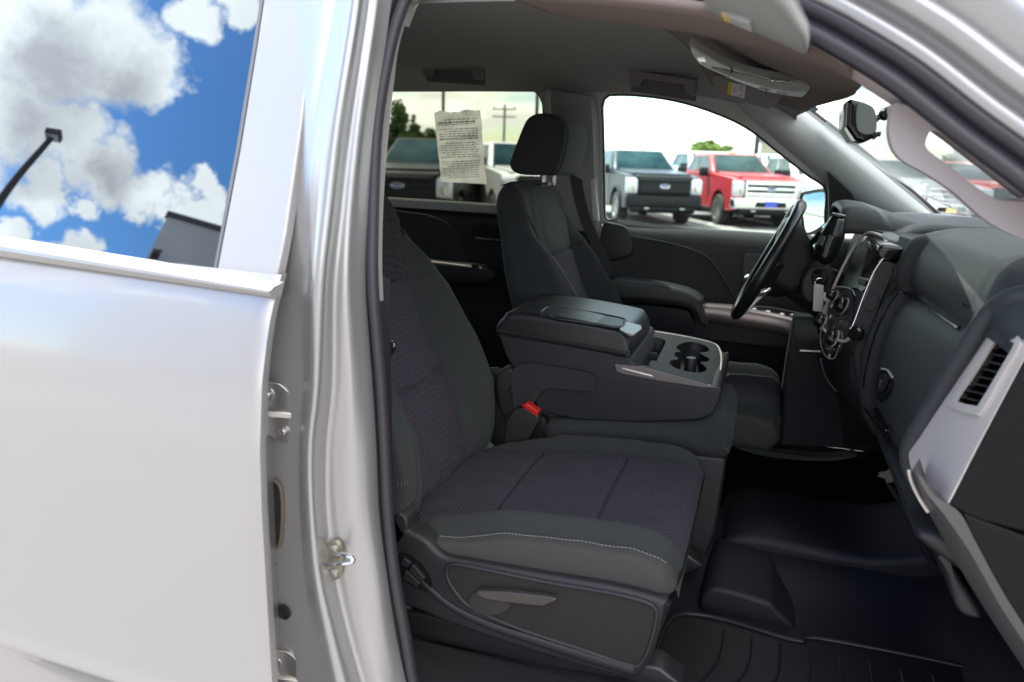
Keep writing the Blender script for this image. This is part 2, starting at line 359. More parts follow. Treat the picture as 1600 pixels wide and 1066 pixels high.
he2 = np.array([[(-.672, doory(z)+.012, z) for z in np.linspace(1.31, .47, 30)], [(-.70, doory(z)+.035, z) for z in np.linspace(1.31, .47, 30)], [(-.72, -.91, z) for z in np.linspace(1.31, .47, 30)]])
P('door_return', (he2.reshape(-1, 3), gridf(3, 30)), jamb, door)
P('inner_panel', box((-1.50, -.90, .98), (1.3, .03, .66)), blk, door, bevel=.01)
# ---- centre pillar and jamb (rails from the rear-door gap to the seal)
def rail(pts, y, curve=None):
    o = []
    for a, b in pts:
        yy = y if not callable(y) else y(b)
        o.append(at(a, b, y=yy))
    return o
def ty(y, top):     # pillar leans in above the belt (image row about 430)
    return lambda b: y+(top-y)*max(0, (430-b)/500.)**1.15 if b < 430 else y
rs = [
 (rail([(470, -90), (452, 60), (438, 200), (415, 330), (400, 440), (385, 600), (375, 800), (385, 1000), (390, 1130)], ty(-.885, -.79))),
 (rail([(503, -90), (502, 0), (471, 200), (452, 340), (430, 450), (420, 600), (414, 800), (418, 1000), (420, 1130)], ty(-.91, -.81))),
 (rail([(531, -90), (527, 0), (493, 200), (476, 340), (462, 450), (468, 600), (464, 800), (478, 1000), (500, 1130)], ty(-.918, -.82))),
 (rail([(541, -90), (536, 0), (502, 200), (488, 340), (478, 450), (478, 600), (470, 700), (472, 800), (480, 900), (497, 1000), (520, 1130)], ty(-.926, -.83))),
 (rail([(551, -90), (547, 0), (516, 200), (500, 340), (490, 450), (489, 600), (480, 700), (482, 800), (491, 900), (510, 1000), (540, 1130)], ty(-.938, -.845))),
 (rail([(566, -90), (562, 0), (532, 200), (516, 340), (506, 450), (500, 600), (490, 700), (492, 800), (502, 900), (524, 1000), (556, 1130)], ty(-.932, -.84))),
 (rail([(580, -90), (575, 0), (546, 200), (530, 340), (519, 450), (517, 600), (508, 700), (509, 800), (522, 900), (545, 1000), (584, 1130)], ty(-.898, -.81))),
 (rail([(588, -90), (583, 0), (556, 200), (543, 340), (537, 450), (535, 600), (524, 700), (528, 800), (540, 900), (560, 1000), (600, 1130)], ty(-.893, -.805))),
 (rail([(596, -90), (590, 0), (563, 200), (549, 340), (545, 450), (550, 600), (548, 700), (550, 800), (560, 900), (576, 1000), (612, 1130)], ty(-.888, -.80))),
 (rail([(604, -90), (600, 0), (570, 200), (560, 340), (558, 450), (568, 600), (573, 700), (577, 800), (590, 900), (603, 1000), (630, 1130)], ty(-.868, -.785))),
 (rail([(622, -90), (612, 0), (585, 200), (575, 340), (572, 450), (582, 600), (588, 700), (592, 800), (605, 900), (620, 1000), (650, 1130)], ty(-.845, -.77))),
]
pil = sheet('centre_pillar', rs, jamb, T, n=120, across=70, ang=80)
# hinges on the pillar, with bolts
def hinge(px, py, nm):
    P0 = at(px, py, y=-.921)
    def q(a, b, yy=-.925): return at(px+a, py+b, y=yy+.00035*(a+10))
    pl = [q(-24, -32), (q(8, -34)), q(18, -30), q(42, -6), q(46, 8), q(44, 50), q(34, 58), q(12, 56), q(-24, 24)]
    o = P('hinge', prism([p_-np.array([0, .004, 0]) for p_ in cr(pl, 40, True)], (0, .016, 0)), steel, T, bevel=.0015)
    o2 = P('hinge_leaf', prism([q(-30, 8, -.94), q(30, 14, -.93), q(44, 6, -.926), q(44, 12, -.926), q(30, 22, -.93), q(-30, 18, -.94)], (0, .016, 0)), steel, o, bevel=.001)
    for (a, b) in ((-2, -18), (22, 40)):
        c = q(a, b, -.921)
        P('bolt', lathe([(0, -.008), (.002, -.013), (.0052, -.0135), (.0062, -.0125), (.0062, -.008), (.0105, -.008), (.0115, -.006), (.0115, .004)], c, (0, 1, 0), 20), steel, o, ang=25)
hinge(425, 632, 'a'); hinge(437, 1050, 'b')
# door check opening with dark boot between the hinges
ck = [(408, 752), (425, 750), (438, 762), (441, 800), (438, 845), (430, 856), (408, 860)]
c3 = cr(ats(ck, y=-.9165), 40, True)
P('check_opening', prism(c3, (0, .006, 0)), blk, T)
P('check_gasket', tube(cr(ats(ck, y=-.9175), 50, True), .0028, 8, True), mat('tan gasket', (.16, .12, .09), .6), T)
P('wiring_boot', tube(cr(ats([(414, 775), (416, 820), (412, 860), (420, 885), (412, 905)], y=-.925), 40), [.011+.0016*(i % 2) for i in range(40)], 12), rubber, T, ang=80)
P('drain_hole', lathe([(.0125, .004), (.0135, -.0005), (.0105, -.0012), (.0095, .003), (0, .003)], at(443, 957, y=-.9185), (0, 1, 0), 24), blk, T)
# striker
def sq(a, b, yy=-.904): return at(519+a, 877+b, y=yy)
st = P('striker', prism(cr([sq(-11, 0), sq(-8, -24), sq(4, -32), sq(13, -22), sq(15, 0), sq(12, 24), sq(3, 30), sq(-8, 24)], 40, True), (0, .008, 0)), mat('yellow zinc', (.42, .39, .31), .25, 1.0), T, bevel=.001)
P('striker_loop', tube(cr([sq(-2, 6, -.897), sq(-2, 4, -.92), sq(12, 4, -.945), sq(30, 2, -.948), sq(32, -4, -.946), sq(18, -10, -.94), sq(2, -10, -.918), sq(2, -8, -.897)], 50), .004, 10), chrome, st)
for b in (-19, 19):
    P('bolt', lathe([(0, -.003), (.004, -.003), (.0068, -.002), (.0075, .002)], sq(3, b, -.905), (0, 1, 0), 18), steel, st, ang=25)
# ---- door opening weatherstrip
sealc = [(660, 1130), (640, 1066), (628, 1000), (610, 900), (599, 800), (594, 700), (588, 600), (575, 450), (575, 340), (581, 200), (598, 90), (616, 20)]
pathA = [at(a, b, y=-.84+(0 if b > 430 else (430-b)*.00016)) for a, b in sealc]
mid = [at(640, -25, y=-.765), at(700, -75, y=-.755), at(800, -105, y=-.75), at(950, -100, y=-.75), at(1050, -68, y=-.75)]
pathB = [at(a, b, y=-.75-(a-1170)*.00012) for a, b in [(1170, -10), (1250, 26), (1313, 58), (1410, 118), (1510, 196), (1600, 262), (1720, 355), (1850, 460)]]
tail = [np.array(q) for q in [(.60, -.83, 1.15), (.64, -.84, .9), (.62, -.84, .66), (.5, -.84, .585), (.1, -.85, .575), (-.3, -.85, .575), (-.48, -.85, .58)]]
sc_path = cr(pathA+mid+pathB+tail, 420, True)
ctr = np.array([.05, 0, 1.1])
def sweep(path, sec, fm=None, wscale=None):
    """sec: list of (outward distance in the opening plane, y offset)"""
    n = len(path); V = []; Tn = np.roll(path, -2, 0)-np.roll(path, 2, 0); Tn /= np.linalg.norm(Tn, axis=1)[:, None]
    for i in range(n):
        o = np.cross(Tn[i], [0, 1., 0]); o /= np.linalg.norm(o)
        if o@(path[i]-ctr) < 0: o = -o
        wv = 1 if wscale is None else wscale(path[i])
        V += [path[i]+o*a*wv+np.array([0, b, 0]) for a, b in sec]
    return V, gridf(n, len(sec), True, True)
sec = [(.019, .006), (.0185, -.004), (.015, -.009), (.009, -.008), (.005, -.003), (.003, .002), (0, -.001), (-.003, -.009), (-.010, -.013), (-.017, -.009), (-.019, 0), (-.015, .008), (-.004, .010), (.006, .012)]
P('door_seal', sweep(sc_path, sec, wscale=lambda p: 1.0 if p[0] < -.3 else 1.25), rubber, T, ang=70)
# body ring: painted flange outside the seal (top and front side of the opening)
sec2 = [(.018, .004), (.026, -.006), (.036, -.008), (.045, .0), (.055, -.02), (.068, -.03), (.078, -.026), (.085, -.012), (.10, -.02), (.118, -.03), (.14, -.024), (.19, .015), (.25, .06), (.26, .10), (.02, .10)]
i0 = 0
idx = [i for i in range(len(sc_path)) if not (sc_path[i][0] < -.5 and sc_path[i][2] < 1.72)]
# contiguous run that leaves out the pillar side
st_i = next(i for i in range(420) if i in set(idx) and (i-1) % 420 not in set(idx))
run = [sc_path[(st_i+i) % 420] for i in range(len(idx))]
def sweep_open(path, sec):
    path = np.array(path); n = len(path); V = []; Tn = np.gradient(path, axis=0); Tn /= np.linalg.norm(Tn, axis=1)[:, None]
    for i in range(n):
        o = np.cross(Tn[i], [0, 1., 0]); o /= np.linalg.norm(o)
        if o@(path[i]-ctr) < 0: o = -o
        V += [path[i]+o*a+np.array([0, b, 0]) for a, b in sec]
    return V, gridf(n, len(sec), False, True)
P('door_opening_frame', sweep_open(run, sec2), jamb, T, ang=80)
# inner trim lip of the pillar (light grey, inside the seal)
ptrim = [[at(a, b, y=-.80+max(0, 430-b)*.0002) for a, b in [(592, 470), (590, 400), (591, 300), (597, 200), (606, 130), (612, 75), (628, 18), (660, -20)]],
         [at(a, b, y=-.80+max(0, 430-b)*.0002) for a, b in [(599, 470), (597, 400), (600, 300), (608, 200), (616, 125), (624, 70), (640, 22), (668, -12)]],
         [at(a, b, y=-.70+max(0, 430-b)*.0002) for a, b in [(597, 470), (596, 400), (598, 300), (606, 200), (614, 125), (622, 70), (638, 22), (668, -10)]]]
P('pillar_trim', (np.array([cr(r, 40) for r in ptrim]).reshape(-1, 3), gridf(3, 40)), trimg, T, ang=50)
P('pillar_lower_trim', soft([(-.78, .60), (-.60, .60), (-.60, 1.0), (-.605, 1.32), (-.78, 1.32)], -.80, -.72, .01, 60, spline=False), blk, T)
P('sill_plate', soft([(-.62, .585), (-.3, .585), (.7, .585), (.7, .615), (-.3, .615), (-.62, .615)], -.84, -.70, .008, 60, spline=False), blk, T)
# ---- shell of the cab (keeps sun out where the real one does)
P('roof_panel', soft([(.05, 1.745), (-.03, 1.80), (-.4, 1.85), (-1.2, 1.86), (-1.8, 1.83), (-2.0, 1.78), (-1.8, 1.80), (-1.2, 1.825), (-.4, 1.82), (-.04, 1.78)], -.70, .72, .01, 80), silver, T)
P('floor_panel', box((-.55, 0, .52), (2.7, 1.86, .06)), carpet, T)
P('firewall', box((.80, 0, .90), (.05, 1.84, .84)), carpet, T)
P('cab_back', box((-1.98, 0, .95), (.06, 1.76, .90)), blk, T)
P('rear_window', box((-1.97, 0, 1.6), (.006, 1.3, .42)), g_tint, T)
hood = [[(.82, y, 1.30-abs(y)*.03), (1.2, y, 1.30-abs(y)*.05), (1.8, y, 1.26-abs(y)*.06), (2.25, y, 1.18-abs(y)*.08), (2.35, y, 1.0)] for y in (-.92, -.6, 0, .6, .92)]
P('hood', (np.array([cr(r, 20) for r in hood]).reshape(-1, 3), gridf(5, 20)), silver, T)
pd = empty('open_front_door', (.72, -1.0, .9), T)
_c, _s = math.cos(R_(-62)), math.sin(R_(-62))
def pdx(VF): V, Fc = VF; return [np.array((.74+v[0]*_c-v[1]*_s, -1.0+v[0]*_s+v[1]*_c, v[2])) for v in np.array(V)], Fc
P('door_shell', pdx(soft([(0, .55), (1.02, .55), (1.08, 1.0), (1.05, 1.32), (0, 1.30)], -.03, .09, .03, 60, spline=False)), silver, pd)
P('door_trim', pdx(soft([(.03, .62), (.98, .62), (1.02, 1.0), (1.0, 1.31), (.03, 1.29)], -.10, -.03, .03, 60, spline=False)), dashm, pd)
P('armrest', pdx(soft([(.40, .98), (.95, 1.02), (.97, 1.10), (.45, 1.06)], -.17, -.09, .02, 40)), leather, pd)
P('window_frame', pdx(plate([(.02, -.0, 1.31), (1.06, 0, 1.33), (1.02, .0, 1.76), (.55, 0, 1.74), (.28, 0, 1.58)], (0, .04, 0), [[(.14, 0, 1.35), (1.0, 0, 1.36), (.97, 0, 1.71), (.56, 0, 1.69), (.34, 0, 1.56)]])), blk, pd)
P('window_glass', pdx(prism([(.12, .02, 1.33), (1.02, .02, 1.34), (.99, .02, 1.73), (.55, .02, 1.71), (.32, .02, 1.58)], (0, .004, 0))), g_clear, pd, smooth=False)
# ---- headliner
hx = [-1.95, -1.6, -1.1, -.7, -.4, -.25, -.1, .02, .08]
hz = [1.74, 1.79, 1.80, 1.80, 1.80, 1.79, 1.765, 1.73, 1.70]
rails_ = []
for y, dz in ((-.72, -.045), (-.66, -.02), (-.5, -.002), (-.25, .005), (0, .008), (.25, .005), (.5, -.004), (.6, -.014), (.68, -.03), (.72, -.05)):
    rails_.append([(x-(.03 if x > 0 else 0)*(abs(y) > .6), y, z+dz*(1 if x < 0 else .6)) for x, z in zip(hx, hz)])
sheet('headliner', rails_, headl, T, n=60, across=40, ang=80)
# stepped front section of the headliner; bounce light painted into its warm brown
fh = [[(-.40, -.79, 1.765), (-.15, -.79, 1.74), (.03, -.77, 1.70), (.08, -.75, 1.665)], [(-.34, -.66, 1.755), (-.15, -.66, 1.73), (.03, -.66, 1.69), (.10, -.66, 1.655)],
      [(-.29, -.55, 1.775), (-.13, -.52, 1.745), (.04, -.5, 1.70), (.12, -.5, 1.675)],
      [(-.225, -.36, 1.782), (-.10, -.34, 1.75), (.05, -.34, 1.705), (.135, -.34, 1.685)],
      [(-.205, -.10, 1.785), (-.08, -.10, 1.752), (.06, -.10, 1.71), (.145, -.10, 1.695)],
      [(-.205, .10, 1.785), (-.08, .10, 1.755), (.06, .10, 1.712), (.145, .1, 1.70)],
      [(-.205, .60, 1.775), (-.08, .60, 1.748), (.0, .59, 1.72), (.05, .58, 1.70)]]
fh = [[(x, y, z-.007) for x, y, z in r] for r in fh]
o = sheet('bounce_lit_headliner', fh, taupe, T, n=30, across=40, ang=80, thick=.012)
# overhead console
oc = [(1078, 74), (1100, 86), (1135, 104), (1180, 118), (1250, 130), (1305, 128), (1326, 124), (1318, 138), (1296, 150), (1250, 152), (1205, 145), (1160, 131), (1125, 116), (1092, 100)]
ocp = cr(ats(oc, z=1.700), 60, True)
oh = P('overhead_console', prism(ocp, (0, 0, .016)), mat('overhead plastic', (.30, .31, .28), .45), T, bevel=.006, seg=3)
ocr = cr(ats([(1112, 106), (1165, 117), (1225, 131), (1262, 132), (1258, 144), (1215, 140), (1160, 126)], z=1.6985), 30, True)
P('sunglass_bin', prism(ocr, (0, 0, .004)), mat('taupe plastic', (.20, .15, .135), .6), oh)
for (a, b, c_, d_) in ((1200, 124, 1218, 127), (1222, 127, 1245, 130), (1185, 139, 1205, 142), (1213, 145, 1232, 148)):
    q0, q1 = at(a, b, z=1.6975), at(c_, d_, z=1.6975)
    dv = q1-q0
    for i in range(4):
        c = q0+dv*(i+.5)/4
        P('console_button', obox(c, dv/5.2, (0, .012, 0), (0, 0, .003)), chrome if i % 2 else trimg, oh)
P('console_switch', obox(at(1097, 93, z=1.698), (.012, 0, 0), (0, .04, 0), (0, 0, .003)), white, oh)
P('console_wire', tube(cr([at(1143, 106, z=1.695), at(1143, 114, z=1.68), at(1136, 122, z=1.69)], 20), .0016, 6), blk, oh)
# sun visors with warning labels
def label_on(par, pts, z, ydir=1):
    a, b, c, d = pts
    a, b, c, d = [np.array(at(*q, **z)) for q in pts]
    n = np.cross(b-a, d-a); n /= np.linalg.norm(n)
    if n@(CAM-a) < 0: n = -n
    lab = P('warning_label', prism([a, b, c, d], -n*.001), white, par, smooth=False)
    yl = [a+n*.0006, a+(b-a)*.22+n*.0006, d+(c-d)*.22+n*.0006, d+n*.0006]
    P('yellow_strip', prism(yl, -n*.0008), mat('yellow ink', (.75, .52, .03), .6), par, smooth=False)
    parts = []
    for i in range(8):
        t0 = .08+i*.11; u0 = .28
        for (ua, ub) in ((.28, .58), (.63, .95)):
            if random.random() < .12: continue
            l = a+(d-a)*t0; r = b+(c-b)*t0; e = (d-a)*.035; ub2 = ub-random.random()*.08
            parts.append(prism([l+(r-l)*ua+n*.0005, l+(r-l)*ub2+n*.0005, l+(r-l)*ub2+e+n*.0005, l+(r-l)*ua+e+n*.0005], -n*.0005))
    P('label_text', join(parts), mat('grey ink', (.25, .25, .27), .7), par, smooth=False)
vm = mat('visor cloth', (.25, .25, .235), .8, bump=.2, bscale=600)
def visor(pts, yy, k, th):
    q = cr(ats(pts, **yy), 40, True)
    return P('sun_visor', prism(q, th), vm, T, bevel=.005, seg=3)
nvp = dict(P=(-.1, -.40, 1.765), Nn=(.42, -.12, 1))
nv = visor([(1085, -40), (1100, 10), (1108, 30), (1135, 48), (1200, 76), (1245, 91), (1258, 88), (1262, 68), (1235, 30), (1190, -30)], nvp, 0, (0, 0, .014))
nvl = dict(P=(-.1, -.40, 1.7635), Nn=(.42, -.12, 1))
label_on(nv, [(1127, 20), (1172, 33), (1178, 66), (1140, 52)], nvl)
fvp = dict(P=(-.09, .33, 1.71), Nn=(.15, -1, .25))
fv = visor([(1117, 112), (1118, 138), (1128, 149), (1165, 160), (1200, 170), (1207, 166), (1222, 146), (1200, 130), (1150, 118)], fvp, 0, (0, .016, 0))
label_on(fv, [(1138, 128), (1165, 134), (1163, 154), (1136, 147)], dict(P=(-.09, .3285, 1.71), Nn=(.15, -1, .25)))
# ---- far side: window frame trim with two openings
FY, FKK = .845, -.27
def far(pts, off=0): return ats(pts, y=FY-off, k=FKK, z0=1.3)
whole = far([(540, 80), (700, 84), (850, 100), (960, 98), (1090, 118), (1200, 160), (1256, 166), (1300, 200), (1370, 256), (1430, 305), (1492, 362), (1440, 368), (1292, 330), (1293, 392), (1190, 377), (945, 350), (938, 352), (905, 345), (790, 335), (540, 318)])
# rear window opening and front window opening
hw1 = cr(far([(500, 131), (560, 129), (700, 130), (800, 133), (828, 137), (842, 146), (848, 160), (849, 200), (846, 260), (838, 326), (790, 323), (700, 317), (600, 311), (500, 306)]), 70, True)
hw2 = cr(far([(940, 200), (939, 165), (944, 151), (955, 147), (1000, 148), (1060, 157), (1120, 176), (1170, 200), (1215, 235), (1262, 272), (1291, 294), (1291, 340), (1289, 384), (1240, 378), (1190, 372), (1060, 358), (960, 346), (944, 343), (942, 290)]), 90, True)
st_ = P('side_window_trim', plate(whole, (0, .05, 0), [hw1, hw2]), trimg, T, smooth=True, ang=30)
for h, nm in ((hw1, 0), (hw2, 1)):
    P('window_gasket', tube(h+np.array([0, .012, 0]), .007, 8, True), rubber, T)
P('rear_side_glass', plate(far([(480, 120), (860, 126), (860, 340), (480, 320)], -.035), (0, .004, 0)), g_tint, T, smooth=False)
P('front_side_glass', plate(far([(925, 135), (1060, 145), (1180, 195), (1300, 285), (1300, 395), (925, 352)], -.035), (0, .004, 0)), g_clear, T, smooth=False)
# far A-pillar cover, a rounded strip
ap_lo = far([(1130, 150), (1180, 196), (1230, 238), (1290, 290), (1345, 334), (1440, 366)], .012)
ap_hi = far([(1205, 128), (1254, 166), (1300, 202), (1370, 257), (1430, 307), (1494, 362)], .012)
lo, hi = cr(ap_lo, 30), cr(ap_hi, 30)
G = [lo+np.array([0, .03, 0]), lo*.92+hi*.08+np.array([0, .006, 0]), lo*.7+hi*.3-np.array([0, .012, 0]), lo*.3+hi*.7-np.array([0, .014, 0]), hi*.92+lo*.08+np.array([0, .0, 0]), hi+np.array([.0, .03, 0]), hi+np.array([.01, .08, 0])]
P('windscreen_pillar_trim', (np.array(G).reshape(-1, 3), gridf(7, 30)), mat('pillar grey', (.46, .49, .46), .5, bump=.2, bscale=700, tex='grain'), T, ang=70)
P('windscreen_gasket', tube(hi+np.array([.008, .03, .004]), .006, 8), rubber, T)
# B-pillar inner cover, far side
bp = [[at(a, b, y=yy, k=FKK, z0=1.3) for a, b in pts] for pts, yy in (
    ([(850, 140), (853, 200), (852, 260), (846, 345), (835, 480), (830, 620)], .845), ([(860, 140), (862, 200), (861, 260), (856, 345), (845, 480), (840, 620)], .815),
    ([(922, 150), (926, 200), (928, 260), (932, 345), (935, 480), (935, 620)], .815), ([(934, 152), (938, 200), (939, 260), (941, 345), (943, 480), (943, 620)], .85))]
P('centre_pillar_cover', (np.array([cr(r, 30) for r in bp]).reshape(-1, 3), gridf(4, 30)), mat('pillar cover', (.26, .265, .25), .55, bump=.2, bscale=700, tex='grain'), T, ang=25)
P('belt_guide', soft(xz(ats([(922, 240), (932, 240), (934, 300), (938, 345), (928, 345)], y=.80)), .80, .77, .006, 30, spline=False), trimg, T)
sb = cr(ats([(897, 258), (903, 300), (915, 345), (938, 395), (952, 430)], y=.765), 30)
P('seat_belt', (np.concatenate([sb-np.array([.02, 0, 0]), sb+np.array([.02, .006, 0])]), gridf(2, 30)), mat('belt webbing', (.03, .03, .032), .8, bump=.6, bscale=500), T)
# grab handles on the far roof rail
def grab(px0, py0, px1, py1, y):
    a, b = at(px0, py0, y=y), at(px1, py1, y=y)
    d = b-a; up = np.array([0, 0, 1.])
    hb = P('grab_handle', prism([a+up*.012, b+up*.012, b+d*.0-up*.036, b-d*.16-up*.036, b-d*.2-up*.012, a+d*.2-up*.012, a+d*.16-up*.036, a-up*.036], (0, .022, 0)), mat('grab plastic', (.15, .135, .13), .5), T, bevel=.006, seg=3)
    P('grab_recess', obox((a+b)/2-up*.018+np.array([0, .03, 0]), d*.98, (0, .004, 0), up*.065), mat('recess plastic', (.09, .085, .085), .6), hb)
grab(984, 114, 1089, 130, .53); grab(660, 100, 754, 106, .47)
# near A-pillar trim with the upright grab handle
yt = -.735
lo_e = [(1180, -2), (1262, 62), (1330, 122), (1398, 168), (1470, 218), (1600, 318), (1700, 395)]
hi_e = [(1205, -30), (1270, 20), (1345, 74), (1425, 130), (1520, 200), (1610, 276), (1720, 365)]
lo, hi = cr(ats(lo_e, y=yt+.035), 40), cr(ats(hi_e, y=yt-.02), 40)
md = cr(ats([((a[0]+b[0])/2, (a[1]+b[1])/2) for a, b in zip(lo_e, hi_e)], y=yt-.008), 40)
P('front_pillar_trim', (np.array([lo+np.array([.02, .08, .0]), lo, md, hi, hi+np.array([0, .05, .02])]).reshape(-1, 3), gridf(5, 40)), pinkt, T, ang=80)
ho = [(1400, 160), (1392, 180), (1389, 205), (1395, 232), (1412, 252), (1448, 272), (1490, 300), (1535, 340), (1575, 364), (1610, 374), (1720, 380), (1720, 300), (1640, 295), (1560, 262), (1480, 196)]
hh = [(1453, 206), (1462, 204), (1476, 212), (1510, 236), (1560, 274), (1604, 304), (1607, 309), (1592, 312), (1560, 312), (1530, 296), (1495, 268), (1460, 243), (1448, 232), (1446, 222)]
V, Fc = plate(cr(ats(ho, y=yt), 80, True), (0, .03, 0), [cr(ats(hh, y=yt), 50, True)])
gh = P('pillar_grab_handle', (V, Fc), pinkt, T, bevel=.008, seg=4, ang=60)
# ---- windscreen
ws = [[(.13, y, 1.70-.1*y*y), (.27, y, 1.605-.1*y*y), (.50, y, 1.47-.08*y*y), (.80, y, 1.33)] for y in (-.70, -.35, 0, .35, .72)]
P('windscreen', (np.array([cr(r, 16) for r in ws]).reshape(-1, 3), gridf(5, 16)), g_shield, T, recalc=True)
q = [at(*p_, P=(.16, .5, 1.66), Nn=(.45, 0, 1)) for p_ in ((1262, 166), (1270, 162), (1280, 172), (1272, 176))]
P('windscreen_sticker', prism(q, (0, 0, .001)), mat('sticker blue', (.1, .35, .45), .5), T)
# ---- rear view mirror
mb = ats([(1324, 158), (1330, 155), (1352, 160), (1367, 170), (1371, 196), (1368, 214), (1350, 223), (1336, 219), (1322, 198)], y=-.02)
rm = P('rear_view_mirror', soft(xz(mb), -.02, .20, .010, 90, 5, spline=False), gloss, T)
P('mirror_back', prism(cr(ats([(1340, 164), (1352, 162), (1366, 171), (1370, 196), (1366, 207), (1352, 210), (1339, 200)], y=-.024), 30, True), (0, .008, 0)), mat('mirror shell', (.20, .215, .20), .4), rm, bevel=.002)
P('mirror_tab', tube(cr(ats([(1362, 216), (1371, 210), (1376, 210)], y=-.01), 10), .005, 8), blk, rm)
P('mirror_arm', tube(cr([at(1368, 186, y=.0), at(1378, 181, y=0), at(1392, 174, y=0), at(1410, 164, y=0), at(1425, 155, y=0)], 20), [.009, .006, .006, .011, .013, .013, .013, .013, .013, .012, .012, .012, .012, .012, .012, .012, .012, .012, .012, .012], 12), gloss, rm)
# ================================================================== SEATS
def ss(a, b, x):
    t = np.clip((x-a)/(b-a), 0, 1); return t*t*(3-2*t)
def pad(name, parent, mats, mid, half, depth, prot, yc, mfun, tins, cross=(), endr=(.05, .05), ns=150, dx=0, crown=.012, wr=.0006, flat0=False, flip=1):
    """upholstered pad. mid: (s, x, z) front-surface centreline; half/depth/prot: (s, value) tables; mfun(s,t)->material; tins(s)->seam position; cross: [(s, slope)] seams"""
    mid = np.array(mid, float); sg = np.linspace(mid[0, 0], mid[-1, 0], ns)
    c = cr(mid[:, 1:], 300); sl_ = np.concatenate([[0], np.cumsum(np.linalg.norm(np.diff(c, axis=0), axis=1))]); Lt = sl_[-1]
    # s measured as arc length fraction
    S_ = np.linspace(0, 1, ns); cx_ = np.stack([np.interp(S_*Lt, sl_, c[:, i]) for i in (0, 1)], 1)
    Tn = np.gradient(cx_, axis=0); Tn /= np.linalg.norm(Tn, axis=1)[:, None]; Nn = flip*np.stack([Tn[:, 1], -Tn[:, 0]], 1)      # outward (front / up)
    tf = np.concatenate([np.linspace(-.92, -.60, 16, endpoint=False), np.linspace(-.60, -.50, 14, endpoint=False), np.linspace(-.50, .50, 50, endpoint=False), np.linspace(.5, .6, 14, endpoint=False), np.linspace(.6, .92, 17)])
    V = []; cols = []
    for i, s in enumerate(S_):
        w = np.interp(s, *zip(*half)); d = np.interp(s, *zip(*depth)); p = np.interp(s, *zip(*prot)); ti = tins(s)
        e = 1.0
        a = s*Lt/endr[0]; b = (1-s)*Lt/endr[1]
        e0 = math.sqrt(max(0, 1-(1-min(1, a))**2)) if not flat0 else 1; e1 = math.sqrt(max(0, 1-(1-min(1, b))**2)); e = max(.02, e0*e1)
        t = tf*1.0
        h = p*ss(ti-.02, ti+(.26 if flip > 0 else .10), abs(t))-(p*.28*ss(.80, 1.0, abs(t)) if flip > 0 else .052*min(1, s/.3)*ss(.78, .97, abs(t))) + crown*(1-(t/max(.2, ti))**2)*(abs(t) < ti)
        h = h - .008*np.exp(-((abs(t)-ti)*w/.005)**2)
        for (sc, k_, tm) in cross:
            h = h-.010*np.exp(-((s-sc-k_*(t**2))*Lt/.0065)**2)*(abs(t) < tm)
        h = h+wr*np.sin(s*37+t*9)*np.cos(t*13+s*11)+.0011*np.sin(s*23+4*np.sin(t*5)+yc*9)*np.sin(t*7+3*np.sin(s*9))+.00025*np.sin(s*71+t*22)*np.sin(t*31-s*17)
        ysh = 1-.12*(1-e); fy = yc+w*t*ysh; fh = h+(-d*.5)*(1-e)
        edge = fh[0]; rr = .020 if flip > 0 else .012
        ring = [(fy[j], fh[j]) for j in range(len(t))]
        # side round at +w, side, back, side at -w
        eh = fh[-1]; sy = ysh
        for q in (.35, .7, 1.0):
            ring.append((yc+sy*(w*.92+w*.08*math.sin(q*math.pi/2)), eh-rr*(1-math.cos(q*math.pi/2))))
        back = -d+.5*d*(1-e)
        for q in (.35, .7): ring.append((yc+sy*w, (eh-rr)*(1-q)+(back+.02)*q))
        for q in (0, .5, 1.0): ring.append((yc+sy*(w-.03*math.sin(q*math.pi/2)), back+.02*(1-math.sin(q*math.pi/2))*1.0))
        for q in (.6, .2, -.2, -.6): ring.append((yc+sy*w*q, back-.004))
        for q in (1.0, .5, 0): ring.append((yc-sy*(w-.03*math.sin(q*math.pi/2)), back+.02*(1-math.sin(q*math.pi/2))))
        for q in (.7, .35): ring.append((yc-sy*w, (fh[0]-rr)*(1-q)+(back+.02)*q))
        for q in (1.0, .7, .35):
            ring.append((yc-sy*(w*.92+w*.08*math.sin(q*math.pi/2)), fh[0]-rr*(1-math.cos(q*math.pi/2))))
        for (y, hh_) in ring:
            V.append((cx_[i, 0]+dx+Nn[i, 0]*hh_, y, cx_[i, 1]+Nn[i, 1]*hh_))
    nc = len(ring); Fc = gridf(ns, nc, False, True); fm = []
    nt_ = len(tf)
    for i in range(ns-1):
        s = (S_[i]+S_[i+1])/2
        for j in range(nc):
            tt = (tf[j]+tf[j+1])/2 if j < nt_-1 else 9
            fm.append(mfun(s, tt, tins(s)))
    Fc += [tuple(range(nc)), tuple((ns-1)*nc+i for i in range(nc))]; fm += [1, 1]
    o = mk(name, V, Fc, mats, parent, fm=fm, ang=70)
    Varr = np.array(V).reshape(ns, nc, 3)
    return o, Varr, tf, S_
back_mid = [(0, -.615, .80), (.15, -.64, .90), (.35, -.695, 1.03), (.55, -.745, 1.14), (.72, -.785, 1.24), (.85, -.815, 1.33), (1, -.87, 1.47)]
cush_mid = [(0, -.66, .805), (.1, -.60, .825), (.35, -.45, .850), (.6, -.28, .868), (.85, -.13, .874), (1, -.076, .871)]
